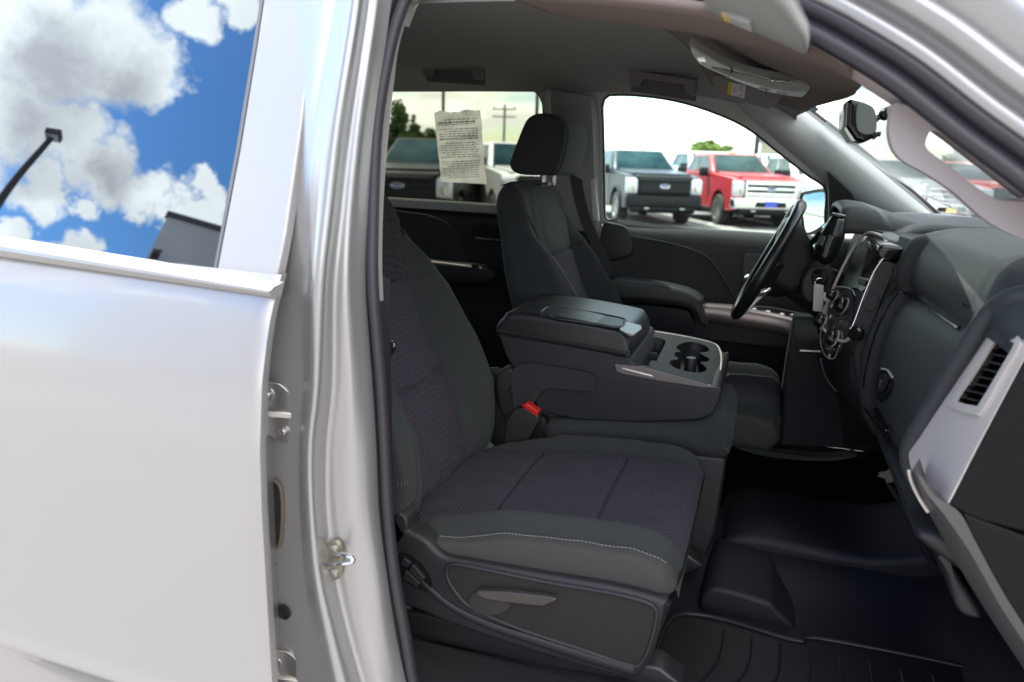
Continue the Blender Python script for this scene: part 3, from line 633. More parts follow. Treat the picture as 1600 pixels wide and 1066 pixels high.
def seat(dx, yc, lab, tops=(.20, .175), um=None):
    um = um or upper
    st = empty('front_seat', (-.35+dx, yc, .62), T, label=lab)
    tin = lambda s: float(np.interp(s, [0, .3, .55, .68, .80, .88], [.50, .58, .60, .64, .82, 1.02]))
    def mf(s, t, ti):
        if t > 5: return 1
        if s > .80: return 2
        if abs(t) < ti: return 2 if s > .665 else 0
        return 1
    bo, BV, tf, S_ = pad('backrest', st, [insert, bolst, um], back_mid, [(0, .255), (.35, .27), (.62, .262), (.75, .245), (.88, tops[0]), (1, tops[1])], [(0, .12), (.5, .12), (1, .085)],
             [(0, .01), (.10, .045), (.25, .085), (.4, .085), (.6, .062), (.72, .03), (.8, .0), (1, 0)], yc, mf, tin, cross=[(.345, .03, .62), (.665, .015, .8)], endr=(.05, .07), dx=dx)
    def mf2(s, t, ti):
        if t > 5: return 3
        return 0 if abs(t) < ti else 1
    tin2 = lambda s: float(np.interp(s, [0, .1, .2, .9, 1], [.86, .80, .735, .74, .78]))
    co_, CV, tf2, S2 = pad('cushion', st, [insert, bolst, upper, mat('cushion side cloth', (.046, .042, .039), .85, bump=.5, bscale=700)], cush_mid, [(0, .25), (.2, .265), (1, .262)], [(0, .07), (.5, .095), (1, .105)], [(0, .0), (.2, .018), (.45, .042), (.85, .040), (1, .022)],
        yc, mf2, tin2, cross=[(.36, .0, .68), (.70, .0, .68)], endr=(.03, .048), dx=dx, crown=.008, flip=-1)
    return st, BV, CV, tf, S_
pseat, PB, PC, tf, S_ = seat(0, -.43, 'front passenger seat nearest the open doorway, charcoal cloth with purple-grey insert')
dseat, DB, DC, _, _ = seat(.175, .43, 'driver seat behind the centre console, dark cloth with its headrest up', (.225, .21), bolst)
# stitching on the cushion and the backrests
jn = int(np.argmin(abs(tf+.80)))
P('stitching', stitches([PC[i, 0]+(0, -.0035, .0015) for i in range(34, 143, 4)], .0048, .0022, .0012), thread, pseat)
P('stitching', stitches([DB[i, 4]+(.0015, -.001, 0) for i in range(25, 142, 8)]), thread, dseat)
# head restraint of the driver seat
hs = ats([(797, 248), (794, 262), (806, 272), (840, 274), (868, 272), (880, 245), (886, 212), (882, 192), (868, 180), (845, 176), (826, 181), (814, 202)], y=.29)
hr = P('headrest', soft(xz(hs), .285, .575, .035, 60, 7), [bolst], dseat)
P('headrest_side', soft([(a*.93+(-.645)*.07, b*.93+1.575*.07) for a, b in xz(hs)], .2835, .30, .004, 60, 4), mat('headrest side cloth', (.016, .016, .018), .85, bump=.2, bscale=1400), dseat)
for xx in (.37, .49):
    P('headrest_post', tube([(-.655, xx, 1.45), (-.65, xx, 1.53)], .0055, 10), steel, dseat)
P('post_guide', soft([(-.675, 1.452), (-.635, 1.452), (-.635, 1.460), (-.675, 1.460)], .35, .39, .003, 24, spline=False), blk, dseat)
# passenger seat: plastic side shield and controls
sy = -.712
shp = ats([(612, 800), (632, 826), (662, 842), (690, 868), (720, 876), (850, 899), (960, 918), (1034, 938), (1040, 950), (1032, 985), (1018, 1030), (1003, 1052), (986, 1062), (930, 1050), (800, 1010), (700, 975), (640, 950), (600, 940)], y=sy)
sh = P('side_shield', soft(xz(shp), sy, sy+.05, .010, 110, 5), shieldm, pseat)
# deep panel, a raised rail above and below it
rp = ats([(700, 884), (728, 884), (850, 909), (960, 928), (1016, 944), (1026, 960), (1018, 1000), (1004, 1034), (985, 1040), (900, 1012), (800, 978), (735, 948), (712, 925), (700, 905)], y=sy-.001)
rpc = cr(rp, 90, True)
P('shield_panel', prism(rpc, (0, .003, 0)), mat('shield recess plastic', (.024, .0215, .0205), .5, spec=.2, bump=.25, bscale=900, tex='grain'), pseat, bevel=.001)
P('shield_rim', tube(rpc+np.array([0, .000, 0]), .0042, 8, True), shieldm, pseat, ang=80)
P('shield_ridge', tube(cr(ats([(655, 905), (700, 945), (760, 975), (850, 1005), (930, 1030), (990, 1048)], y=sy-.001), 60), np.linspace(.006, .012, 60), 10, flat=.5), shieldm, pseat, ang=80)
lv = ats([(741, 928), (748, 923), (790, 925), (850, 932), (870, 936), (868, 940), (848, 949), (800, 944), (755, 937)], y=sy-.016)
P('height_lever', prism(lv, (0, .014, 0)), mat('lever plastic', (.045, .038, .037), .35), pseat, bevel=.003, seg=3)
lc = cr(ats([(733, 940), (745, 926), (790, 930), (798, 945), (785, 958), (757, 962), (740, 955)], y=sy-.005), 30, True)
P('lever_recess', prism(lc, (0, .006, 0)), mat('lever hollow', (.024, .020, .019), .5), pseat, bevel=.002)
bt = cr(ats([(624, 866), (640, 868), (662, 886), (674, 910), (670, 926), (650, 918), (628, 905), (618, 890)], y=sy-.003), 36, True)
P('switch_panel', prism(bt, (0, .006, 0)), gloss, pseat)
for qd in ([(630, 872), (642, 880), (636, 887), (626, 882)], [(644, 882), (664, 904), (658, 910), (638, 892)], [(634, 892), (656, 911), (652, 918), (628, 904)]):
    P('switch', prism(ats(qd, y=sy-.008), (0, .006, 0)), blk, pseat, bevel=.0015)
# seat track below, recliner knob and trim between backrest and cushion
P('seat_track', soft([(-.62, .60), (-.10, .60), (-.06, .63), (-.10, .655), (-.62, .655)], -.68, -.62, .006, 50, spline=False), mat('track steel', (.05, .05, .052), .4, .6), pseat)
P('seat_track', soft([(-.62, .60), (-.10, .60), (-.06, .63), (-.10, .655), (-.62, .655)], -.24, -.19, .006, 50, spline=False), mat('track steel', (.05, .05, .052), .4, .6), pseat)
P('track_cover', soft(xz(ats([(660, 1020), (700, 1026), (850, 1050), (1000, 1075), (1000, 1110), (660, 1080)], y=-.70)), -.715, -.66, .008, 60, spline=False), shieldm, pseat)
P('seat_base', soft([(-.60, .66), (-.12, .66), (-.09, .78), (-.60, .78)], -.67, -.19, .02, 60, spline=False), blk, pseat)
P('side_bolster_tab', soft(xz(ats([(596, 640), (612, 652), (626, 690), (636, 740), (634, 790), (618, 806), (600, 800)], y=-.705)), -.715, -.66, .012, 40), bolst, pseat)
P('hinge_cover', soft(xz(ats([(612, 800), (634, 808), (636, 832), (624, 852), (610, 852)], y=-.71)), -.712, -.66, .006, 30), blk, pseat)
P('airbag_tag', join([obox(at(622+i*5, 758-i*1.5, y=-.7165), (.0012, 0, 0), (0, .001, 0), (0, 0, .010)) for i in range(4)]), mat('tag grey', (.09, .09, .095), .6), pseat)
P('belt_button', lathe([(.001, -.014), (.011, -.013), (.013, -.008), (.013, .004), (.008, .006), (.008, .03)], at(607, 544, y=-.715), (-.3, 1, 0), 20), gloss, T)
P('belt_strap', (np.concatenate([cr(ats([(596, 470), (598, 600), (602, 760), (606, 900)], y=-.73), 30), cr(ats([(604, 470), (608, 600), (613, 760), (618, 900)], y=-.725), 30)]), gridf(2, 30)), MATS['belt webbing'], T)
P('recliner_trim', prism(cr(ats([(742, 715), (748, 690), (760, 684), (775, 700), (797, 718), (770, 722)], y=-.195), 30, True), (0, -.02, 0)), mat('recliner plastic', (.10, .10, .10), .55, bump=.3, bscale=900, tex='grain'), pseat, bevel=.002)
# buckles between the seats
def buckle(pts_body, pts_red, y, th):
    b = P('seat_belt_buckle', soft(xz(ats(pts_body, y=y)), y, y+th, .006, 40, spline=False), blk, T)
    P('release_button', soft(xz(ats(pts_red, y=y-.002)), y-.002, y+th*.8, .003, 30, spline=False), red, b)
buckle([(790, 658), (802, 640), (818, 636), (841, 648), (843, 658), (818, 700), (800, 710), (785, 700)], [(814, 634), (822, 630), (842, 643), (838, 652)], -.182, .03)
buckle([(866, 672), (878, 662), (890, 668), (880, 690), (868, 690)], [(879, 667), (887, 669), (886, 675), (879, 674)], -.10, .02)
P('added_gap_blocker', soft(xz(ats([(745, 590), (792, 590), (796, 700), (745, 700)], y=-.12)), -.12, -.09, .01, 30), blk, T)  # added black block, hides a bright sunlit spot behind the seat gap
P('buckle_stalk', soft(xz(ats([(768, 712), (790, 690), (806, 700), (790, 722)], y=-.15)), -.15, -.13, .005, 30), blk, T)
P('buckle_boot', soft(xz(ats([(800, 706), (822, 668), (846, 650), (862, 690), (840, 712), (815, 722)], y=-.13)), -.13, -.10, .010, 40), pan, T)
# ================================================================== CENTRE SEAT AND CONSOLE
cs_ = empty('centre_console', (-.35, 0, .62), T, label='dark folded-down centre console with armrest lid and cup holders')
cy = -.145
deckm0 = mat('console plastic', (.024, .0245, .0275), .5, spec=.28, bump=.25, bscale=900, tex='grain')
body = ats([(778, 522), (800, 520), (900, 540), (985, 556), (1000, 558), (1108, 582), (1118, 590), (1126, 604), (1125, 625), (1112, 648), (1095, 656), (1000, 660), (905, 656), (862, 648), (838, 640), (836, 616), (830, 604), (815, 590), (792, 560)], y=cy)
FARY = .225
_t = xz(ats([(998, 560), (1108, 596), (1124, 596)], y=cy)); x0p, x1p = _t[0][0], _t[2][0]-.022
ztop = lambda x: _t[0][1]+(x-_t[0][0])*(_t[1][1]-_t[0][1])/(_t[1][0]-_t[0][0])
bxz = xz(ats([(778, 522), (800, 520), (900, 540), (985, 556)], y=cy))+[(x0p, ztop(x0p)-.030), (x0p+.001, ztop(x0p)-.07), (x1p, ztop(x1p)-.07), (x1p+.001, ztop(x1p)-.014)]+xz(ats([(1118, 604), (1126, 610), (1125, 625), (1112, 648), (1095, 656), (1000, 660), (905, 656), (862, 648), (838, 640), (836, 616), (830, 604), (815, 590), (792, 560)], y=cy))
wallp = xz(ats([(960, 574), (1000, 581), (1108, 608), (1118, 606), (1126, 604), (1125, 625), (1112, 648), (1095, 656), (1000, 660), (965, 655)], y=cy))
P('console_side', soft(wallp, FARY-.024, FARY, .006, 90, 5, spline=False), deckm0, cs_)
P('console_side', soft(xz(ats([(778, 522), (800, 520), (900, 540), (956, 552), (962, 572), (1000, 579), (1106, 606), (1120, 606), (1127, 610), (1125, 625), (1112, 648), (1095, 656), (1000, 660), (905, 656), (862, 648), (838, 640), (836, 616), (830, 604), (815, 590), (792, 560)], y=cy)), cy-.0008, cy+.012, .005, 200, 5, spline=False), deckm0, cs_)
P('console_body', soft(bxz, cy+.002, FARY-.002, .010, 200, 6, spline=False), mat('console plastic', (.024, .0245, .0275), .5, spec=.28, bump=.25, bscale=900, tex='grain'), cs_)
# armrest lid
lid = ats([(773, 522), (774, 510), (784, 497), (800, 488), (880, 497), (965, 514), (978, 522), (986, 540), (985, 556), (975, 562), (880, 545), (785, 529)], y=cy-.004)
LV = soft(xz(lid), cy-.004, .158, .016, 90, 6)
P('armrest_lid', LV, leather, cs_)
P('lid_seam', tube(cr(ats([(775, 516), (880, 534), (975, 551), (984, 549)], y=cy-.0065), 40), .002, 6), blk, cs_)
stp = ats([(786, 500), (800, 499), (850, 506), (910, 516), (960, 525), (972, 531), (980, 542), (984, 556)], y=cy-.001)
P('stitching', stitches(stp, .0045, .0025, .0011), thread, cs_)
# tray pressed into the lid, and its metal tongue
zt = at(900, 500, y=0)[2]
def lidp(pts, off=0):
    P0 = np.array(at(830, 488, y=.0)); P1 = np.array(at(965, 508, y=.0))
    d = P1-P0; return [at(a, b, P=(P0[0], 0, LIDZ(P0[0])+off), Nn=(-(LIDZ(P1[0])-LIDZ(P0[0]))/(P1[0]-P0[0]), 0, 1)) for a, b in pts]
lt = xz(ats([(800, 488), (880, 497), (965, 514)], y=cy-.004))
def LIDZ(x): return lt[0][1]+(x-lt[0][0])*(lt[2][1]-lt[0][1])/(lt[2][0]-lt[0][0])
tr = cr(lidp([(846, 490), (852, 484), (862, 482), (920, 489), (972, 499), (976, 504), (968, 513), (930, 508), (860, 497)], .0015), 50, True)
P('lid_tray', prism(tr, (0, 0, .002)), mat('tray liner', (.012, .013, .020), .5), cs_, bevel=.0008)
P('tray_rim', tube(tr+np.array([0, 0, .0015]), .0035, 8, True), leather, cs_)
tw = lidp([(868, 486), (940, 496), (972, 502), (969, 507), (930, 503), (870, 493)], .012)
P('tray_wall', prism([lidp([(855, 486)], .003)[0], lidp([(868, 485)], .003)[0], lidp([(872, 495)], .003)[0], lidp([(856, 495)], .003)[0]], (0, 0, .0015)), mat('tray end', (.16, .2, .24), .5), cs_)
tg = lidp([(975, 502), (1001, 508), (1003, 513), (990, 523), (980, 521), (968, 515)], .004)
P('lid_latch', prism(tg, (0, 0, -.005)), mat('latch satin', (.24, .25, .245), .4, .3), cs_, bevel=.001)
P('latch_button', soft(xz(ats([(985, 520), (992, 517), (990, 545), (984, 548)], y=-.05)), -.05, .05, .003, 20, spline=False), gloss, cs_)
# cup holder deck with real wells
TP0 = at(1105, 604, y=cy); TP1 = at(990, 556+18, y=cy)
sl2 = (TP0[2]-TP1[2])/(TP0[0]-TP1[0])
def deck(pts, off=0): return ats(pts, P=(TP0[0], 0, TP0[2]+off), Nn=(-sl2, -.06, 1))
dk = cr(deck([(962, 570), (985, 548), (1000, 530), (1008, 520), (1020, 518), (1070, 526), (1112, 536), (1124, 546), (1127, 565), (1122, 595), (1112, 602), (1098, 602), (1040, 592)], .0), 90, True)
cupA = cr(deck([(1057, 544), (1062, 538), (1080, 534), (1100, 539), (1108, 546), (1104, 550), (1094, 551), (1100, 556), (1108, 560), (1106, 565), (1094, 566), (1100, 571), (1104, 576), (1100, 581), (1085, 582), (1060, 577), (1047, 569), (1049, 563), (1060, 561), (1054, 555), (1056, 550), (1064, 549)]), 80, True)
binA = cr(deck([(1016, 527), (1036, 530), (1040, 534), (1030, 556), (1022, 571), (1016, 572), (998, 567), (1008, 545)]), 40, True)
deckm = mat('deck plastic', (.030, .030, .033), .6, spec=.2, bump=.2, bscale=900, tex='grain')
P('cup_holder_deck', plate(dk, (0, 0, -.004), [cupA, binA]), deckm, cs_, ang=30)
P('deck_trim', tube(dk+np.array([0, 0, .0]), .003, 8, True), satin, cs_)
def well(loop, dep, m, nm):
    bot = loop+np.array([0, 0, -dep]); c = loop.mean(0); bot = c-np.array([0, 0, dep])+(loop-c)*.9
    P(nm, (np.concatenate([loop, bot]), gridf(2, len(loop), False, True)+[tuple(len(loop)+i for i in range(len(loop)))]), m, cs_, ang=30)
well(cupA, .045, mat('well rubber', (.008, .008, .009), .6), 'cup_well'); well(binA, .035, MATS['well rubber'], 'coin_bin')
cupc = np.array(deck([(1080, 559)], 0)[0])
P('cup_divider', lathe([(.016, -.04), (.014, -.01), (.012, -.004), (0, -.003)], cupc+np.array([0, 0, .004]), (0, 0, 1), 16), blk, cs_)
P('bin_divider', obox((binA.mean(0))+np.array([0, 0, -.015]), (.028, 0, 0), (0, .004, 0), (0, 0, .02)), blk, cs_)
# side trim strip beneath the deck edge
stp_ = ats([(960, 568), (1000, 573), (1108, 602), (1124, 594), (1127, 588), (1126, 600), (1120, 606), (1100, 606), (1040, 597), (975, 585), (963, 580)], y=cy-.0025)
P('console_trim', prism(stp_[:3]+stp_[6:], (0, .004, 0)), mat('dark satin', (.16, .14, .14), .32, .6), cs_, bevel=.001)
# raised hinge arm on the side of the console
arm = cr(ats([(800, 580), (812, 571), (832, 568), (920, 583), (930, 594), (928, 606), (918, 612), (860, 607), (845, 614), (838, 624), (828, 640), (815, 655), (805, 650), (800, 610)], y=cy-.012), 80, True)
P('hinge_arm', prism(arm, (0, .016, 0)), deckm, cs_, bevel=.004, seg=3)
P('hinge_cover', soft(xz(ats([(775, 585), (795, 575), (812, 590), (824, 618), (832, 650), (815, 672), (790, 660), (775, 620)], y=cy+.0)), cy+.0, cy+.05, .010, 50), blk, cs_)
P('pivot_bolt', lathe([(0, -.005), (.006, -.005), (.007, -.002), (.010, 0), (.010, .01)], at(799, 611, y=cy-.002), (0, 1, 0), 16), pan, cs_)
# centre seat cushion below it
csf = ats([(850, 668), (880, 660), (1000, 664), (1080, 664), (1122, 652), (1139, 668), (1143, 690), (1139, 712), (1128, 720), (1090, 716), (950, 700), (860, 700)], y=-.165)
cc = P('centre_cushion', soft(xz(csf), -.165, .17, .03, 90, 7), bolst, T)
P('stitching', stitches(ats([(1075, 684), (1100, 684), (1120, 688), (1132, 697), (1139, 708)], y=-.160), .0045, .0025, .001), thread, cc)
P('centre_cushion_base', soft(xz(ats([(900, 690), (1136, 716), (1118, 830), (1100, 880), (900, 860)], y=-.15)), -.15, .16, .01, 60, spline=False), blk, T)
# ================================================================== FAR DOORS
def farpanel(x0, x1, nm, m, par):
    prof = [(.885, 1.312), (.865, 1.314), (.845, 1.308), (.825, 1.29), (.815, 1.26), (.812, 1.2), (.812, 1.1), (.812, 1.0), (.80, .9), (.80, .75), (.80, .62)]
    c = cr(prof, 40)
    xs_ = np.linspace(x0, x1, 20); V = [(x, q[0], q[1]+(.012*(-.3-x) if q[1] > 1.2 else 0)) for x in xs_ for q in c]
    return P(nm, (V, gridf(20, 40)), m, par, ang=80)
dd = empty('driver_door', (.1, .82, .62), T, label='driver door with black inner panel and silver armrest strip')
farpanel(-.555, .75, 'door_panel', dashm, dd)
P('door_shell', soft([(-.56, .56), (.8, .56), (.8, 1.295), (-.56, 1.300)], .90, 1.0, .03, 60, spline=False), silver, dd)
P('door_insert', prism(cr(ats([(940, 372), (990, 373), (1040, 380), (1080, 390), (1110, 408), (1132, 440), (1150, 470), (1160, 492), (1100, 500), (940, 470)], y=.808), 70, True), (0, .01, 0)), mat('door insert', (.014, .014, .016), .6, bump=.2, bscale=900), dd, bevel=.003)
P('insert_crease', tube(cr(ats([(978, 367), (1000, 372), (1040, 379), (1085, 392), (1112, 409), (1135, 443), (1155, 478)], y=.806), 50), .0035, 8), dashm, dd)
hb = cr(ats([(1163, 402), (1170, 397), (1210, 400), (1225, 404), (1225, 450), (1165, 445), (1161, 430)], y=.807), 40, True)
P('handle_recess', prism(hb, (0, .008, 0)), mat('recess grey', (.06, .068, .068), .5), dd, bevel=.002)
P('door_handle', tube(cr(ats([(1164, 434), (1175, 431), (1200, 436)], y=.795), 12), .006, 10), chrome, dd)
ar = ats([(955, 438), (1000, 440), (1050, 448), (1080, 457), (1097, 470), (1096, 476), (1106, 508), (1095, 508), (1082, 488), (1060, 478), (1000, 470), (955, 466)], y=.70)
P('door_armrest', soft(xz(ar), .70, .815, .018, 90, 6, spline=True), mat('armrest vinyl', (.05, .055, .05), .5, bump=.3, bscale=700, tex='grain'), dd)
P('armrest_pocket', prism(cr(ats([(960, 478), (1060, 483), (1080, 495), (1082, 512), (1060, 518), (960, 512)], y=.745), 40, True), (0, .06, 0)), blk, dd)
wd = cr(ats([(1096, 476), (1150, 481), (1222, 493), (1262, 508), (1280, 528), (1284, 549)], y=.735), 40)
wd2 = cr(ats([(1108, 504), (1150, 511), (1206, 520), (1236, 530), (1246, 540), (1249, 548)], y=.735), 40)
G = [wd+np.array([0, .05, .002]), wd+np.array([0, .004, 0]), wd*.8+wd2*.2-np.array([0, .004, 0]), wd*.3+wd2*.7-np.array([0, .004, 0]), wd2+np.array([0, .004, 0]), wd2+np.array([0, .05, 0])]
P('armrest_trim', (np.array(G).reshape(-1, 3), gridf(6, 40)), mat('warm satin', (.34, .28, .27), .33, .7), dd, ang=70)
swp = ats([(1160, 478), (1200, 480), (1262, 492), (1268, 500), (1220, 496), (1160, 486)], y=.75)
P('switch_plate', prism(swp, (0, .03, 0)), blk, dd, bevel=.002)
for i, (a, b) in enumerate(((1178, 482), (1200, 486), (1222, 490), (1238, 492), (1252, 494))):
    P('window_switch', obox(at(a, b, y=.752), (.018, 0, -.002), (0, .012, .004), (0, 0, .008)), chrome, dd, bevel=.002)
P('lock_button', tube([at(962, 348, y=.85), at(962, 341, y=.85)], .0035, 8), blk, dd)
P('belt_cover', soft(xz(ats([(941, 352), (960, 350), (978, 356), (988, 374), (985, 400), (941, 405)], y=.80)), .80, .83, .01, 30), blk, dd)
P('map_pocket', prism(ats([(1000, 520), (1240, 548), (1236, 700), (1000, 700)], y=.77), (0, .02, 0)), carpet, dd)
# rear far door
rd = empty('far_rear_door', (-1.2, .82, .62), T, label='dark far rear door with armrest and shiny pull handle')
farpanel(-1.95, -.60, 'door_panel', pan, rd)
P('door_shell', soft([(-1.95, .60), (-.6, .60), (-.6, 1.300), (-1.95, 1.310)], .90, 1.0, .03, 60, spline=False), silver, rd)
P('door_insert', prism(cr(ats([(600, 335), (640, 332), (680, 340), (706, 356), (722, 384), (730, 410), (700, 412), (600, 405)], y=.808), 50, True), (0, .01, 0)), mat('door insert', (.014, .014, .016), .6), rd, bevel=.004)
P('handle_recess', prism(cr(ats([(742, 352), (790, 356), (790, 378), (743, 372)], y=.806), 30, True), (0, .008, 0)), gloss, rd)
P('door_handle', tube(ats([(743, 372), (792, 377)], y=.795), .004, 8), chrome, rd)
P('door_armrest', soft(xz(ats([(620, 404), (690, 410), (755, 418), (770, 428), (768, 440), (740, 445), (620, 438)], y=.73)), .73, .815, .014, 50), blk, rd)
P('armrest_strip', tube(ats([(620, 404), (690, 411), (728, 416)], y=.728), .003, 8), satin, rd)
P('armrest_knob', lathe([(0, -.004), (.012, -.003), (.014, .004)], at(742, 416, y=.735), (0, -.2, 1), 16), chrome, rd)
P('rear_seat', soft([(-1.95, .66), (-1.35, .66), (-1.30, .80), (-1.34, .92), (-1.62, .94), (-1.72, 1.1), (-1.78, 1.35), (-1.92, 1.38), (-1.95, 1.2)], -.68, .70, .05, 80), upper, T)
# ================================================================== FLOOR
def floorz(x, y):
    z = .572+.055*math.exp(-(abs(y)/.20)**4)+.26*max(0, x-.42)/.35*(1 if x > .42 else 0)
    return z
V = []; xs_ = np.linspace(-1.95, .76, 60); ys_ = np.linspace(-.78, .89, 70)
for x in xs_:
    for y in ys_: V.append((x, y, floorz(x, y)))
P('floor_covering', (V, gridf(60, 70)), liner, T, ang=80)
# moulded hump and ledge in front of the centre seat
P('floor_duct', soft([(-.04, .56), (.14, .56), (.10, .612), (.075, .625), (-.04, .63)], -.33, -.08, .012, 50), liner, T)
P('tunnel_ledge', soft([(.0, .60), (.40, .60), (.52, .70), (.45, .70), (.30, .655), (.02, .655)], -.10, .22, .02, 60), liner, T)
P('transmission_cover', soft([(.56, .58), (.78, .58), (.78, .95), (.66, .92), (.60, .80)], -.16, .22, .05, 60), liner, T)
P('sunlit_sill_strip', prism(cr(ats([(1148, 698), (1190, 703), (1245, 712), (1300, 715), (1336, 710), (1336, 714), (1300, 720), (1245, 719), (1185, 711)], y=.70), 40, True), (0, .05, 0)), mat('sunlit sill tone', (.30, .32, .24), .5), T)  # pale yellow-green colour stands in for a sliver of sunlight along the sill
# all-weather mat on the passenger floor
fl = np.array([(-.10, -.74), (.02, -.745), (.30, -.74), (.50, -.70), (.52, -.40), (.44, -.37), (.18, -.375), (.14, -.40), (-.10, -.40)])
mz = .588
mat_o = empty('floor_mat', (.2, -.56, .575), None, 'black ribbed rubber mat lying on the front passenger floor', 'floor mat')
mo = [(a, b, mz) for a, b in fl]
def PM(name, VF, m, **k): return mk(name, VF[0], VF[1], m, mat_o, **k)
matm = mat('mat rubber', (.008, .008, .009), .5, bump=.2, bscale=300)
mc = cr(mo, 90, True)
PM('mat_base', prism(mc, (0, 0, -.006)), matm, bevel=.002)
PM('raised_edge', tube(mc+np.array([0, 0, .003]), .0045, 8, True), matm)
rb = []
for i in range(9):
    x = -.05+i*.055
    rb.append(tube(cr([(x, -.72, mz+.002), (x+.02, -.60, mz+.002), (x+.045, -.52, mz+.002), (x+.05, -.42, mz+.002)], 24), .0022, 6))
for i in range(9): PM('rib', rb[i], matm)
# ================================================================== DASHBOARD
db = empty('dashboard', (.3, 0, .9), T, label='dark soft dashboard with glove box, radio stack and silver side vent')
# passenger half: sections in XZ at several y
def sec_at(y):
    t = np.clip((-.17-y)/.45, 0, 1)         # 0 at the stack, 1 near the door
    lift = .008*t
    return [(.80, .0, 1.345), (.66, 0, 1.392), (.52, 0, 1.412), (.42, 0, 1.418+lift*0), (.345, 0, 1.412), (.305+.01*t, 0, 1.392), (.287+.012*t, 0, 1.355), (.282+.020*t, 0, 1.32), (.286+.018*t, 0, 1.300),
            (.293+.017*t, 0, 1.290), (.287+.018*t, 0, 1.280), (.270+.026*t, 0, 1.262), (.252+.036*t, 0, 1.21), (.243+.035*t, 0, 1.15), (.243+.030*t, 0, 1.09), (.255+.025*t, 0, 1.03), (.285+.02*t, 0, .985), (.34, 0, .955), (.45, 0, .94), (.70, 0, .95)]
def cr2(pts, n): return cr(pts, n)
yl = [-.126, -.127, -.132, -.145, -.165, -.178, -.19, -.21, -.30, -.40, -.50, -.57, -.605, -.635, -.67, -.70, -.73, -.75, -.765]
ridge = [.3, .004, -.010, -.022, -.022, -.010, .0, .0, 0, 0, 0, 0, 0, .0, .0, .0, .0, .0, .0]     # the raised rim beside the stack
Gd = []
for y, r in zip(yl, ridge):
    o_ = max(0, (-.63-y)/.135)
    if r > .1: c = cr2([(max(a, .42), y, b_-.01) for a, _, b_ in sec_at(y)], 130)
    else: c = cr2([(a+(r if (b_ > 1.0 and b_ < 1.40 and a < .35) else r*.3 if a < .45 else 0)+(.09*min(1, o_*5) if b_ < 1.30 else 0)+.03*o_*o_, y, b_-.045*o_*o_*(b_ > 1.30)) for a, _, b_ in sec_at(y)], 130)
    Gd.append(c)
Gd = np.array(Gd); Gd = np.array([cr(Gd[:, j], 90) for j in range(130)]).transpose(1, 0, 2)
# glove box outline cut into the face as a groove, and the moulded hollow above the latch
def groove_pts():
    g = [at(a, b, y=y) for a, b, y in ((1404, 457, -.19), (1376, 500, -.19), (1357, 560, -.19), (1349, 600, -.19), (1352, 640, -.20), (1372, 680, -.27), (1395, 712, -.42), (1420, 705, -.58), (1442, 655, -.60), (1482, 570, -.60), (1506, 518, -.60))]
    return cr(g, 120)
gp = groove_pts()
gm_ = mk('dash_pad', Gd.reshape(-1, 3), gridf(90, 130), dashm, db, ang=80)
from mathutils.bvhtree import BVHTree
bvh = BVHTree.FromPolygons([Vector(v) for v in Gd.reshape(-1, 3)], gridf(90, 130))
def onto(px, py, off=.0):
    """pixel ray dropped on the dash pad surface"""
    d = CF*F+CR*(px-800)+CU*(533-py); d /= np.linalg.norm(d)
    h, n, i, dist = bvh.ray_cast(Vector(CAM), Vector(d))
    if h is None: return None
    n = np.array(n); n = n if n@d < 0 else -n
    return np.array(h)+n*off
def ontos(pts, off=0): return [q for q in (onto(a, b, off) for a, b in pts) if q is not None]
gl = ontos([(1405, 458), (1390, 476), (1376, 502), (1364, 535), (1356, 565), (1350, 600), (1353, 640), (1368, 668), (1388, 690), (1404, 703)], .0006)
P('glove_box_gap', tube(cr(gl, 80), .0022, 6), gloss, db)
gl2 = ontos([(1405, 458), (1418, 460), (1440, 474), (1470, 494), (1500, 514)], .001)
P('pad_groove', tube(cr(gl2, 50), .0045, 8), gloss, db)
# latch with its keyhole, seated in a small hollow
lq = cr(ontos([(1378, 578), (1386, 578), (1396, 592), (1394, 612), (1380, 628), (1370, 618), (1372, 596)], .003), 30, True)
P('latch_bezel', prism(lq, (.006, .004, 0)), gloss, db, bevel=.001)
lq2 = cr(ontos([(1380, 588), (1387, 586), (1391, 596), (1386, 610), (1377, 612), (1376, 600)], .006), 24, True)
P('latch', prism(lq2, (.004, .003, 0)), blk, db, bevel=.001)
P('keyhole', tube(ontos([(1381, 606), (1384, 596)], .0075), .0022, 8), steel, db)
P('latch_lip', tube(cr(ontos([(1380, 577), (1389, 579), (1397, 590)], .003), 12), .0022, 8), satin, db)
P('handle_slot', tube(cr(ontos([(1371, 640), (1378, 650), (1384, 660), (1396, 672)], .003), 20), .005, 8), gloss, db)
P('handle_edge', tube(cr(ontos([(1370, 650), (1380, 662), (1390, 672)], .006), 16), .0016, 8), chrome, db)
P('airbag_mark', join([obox(onto(1506+i*3, 476+i*1.2, .0004), (.004, 0, 0), (0, .001, 0), (0, 0, .0045)) for i in range(4)]), blk, db)
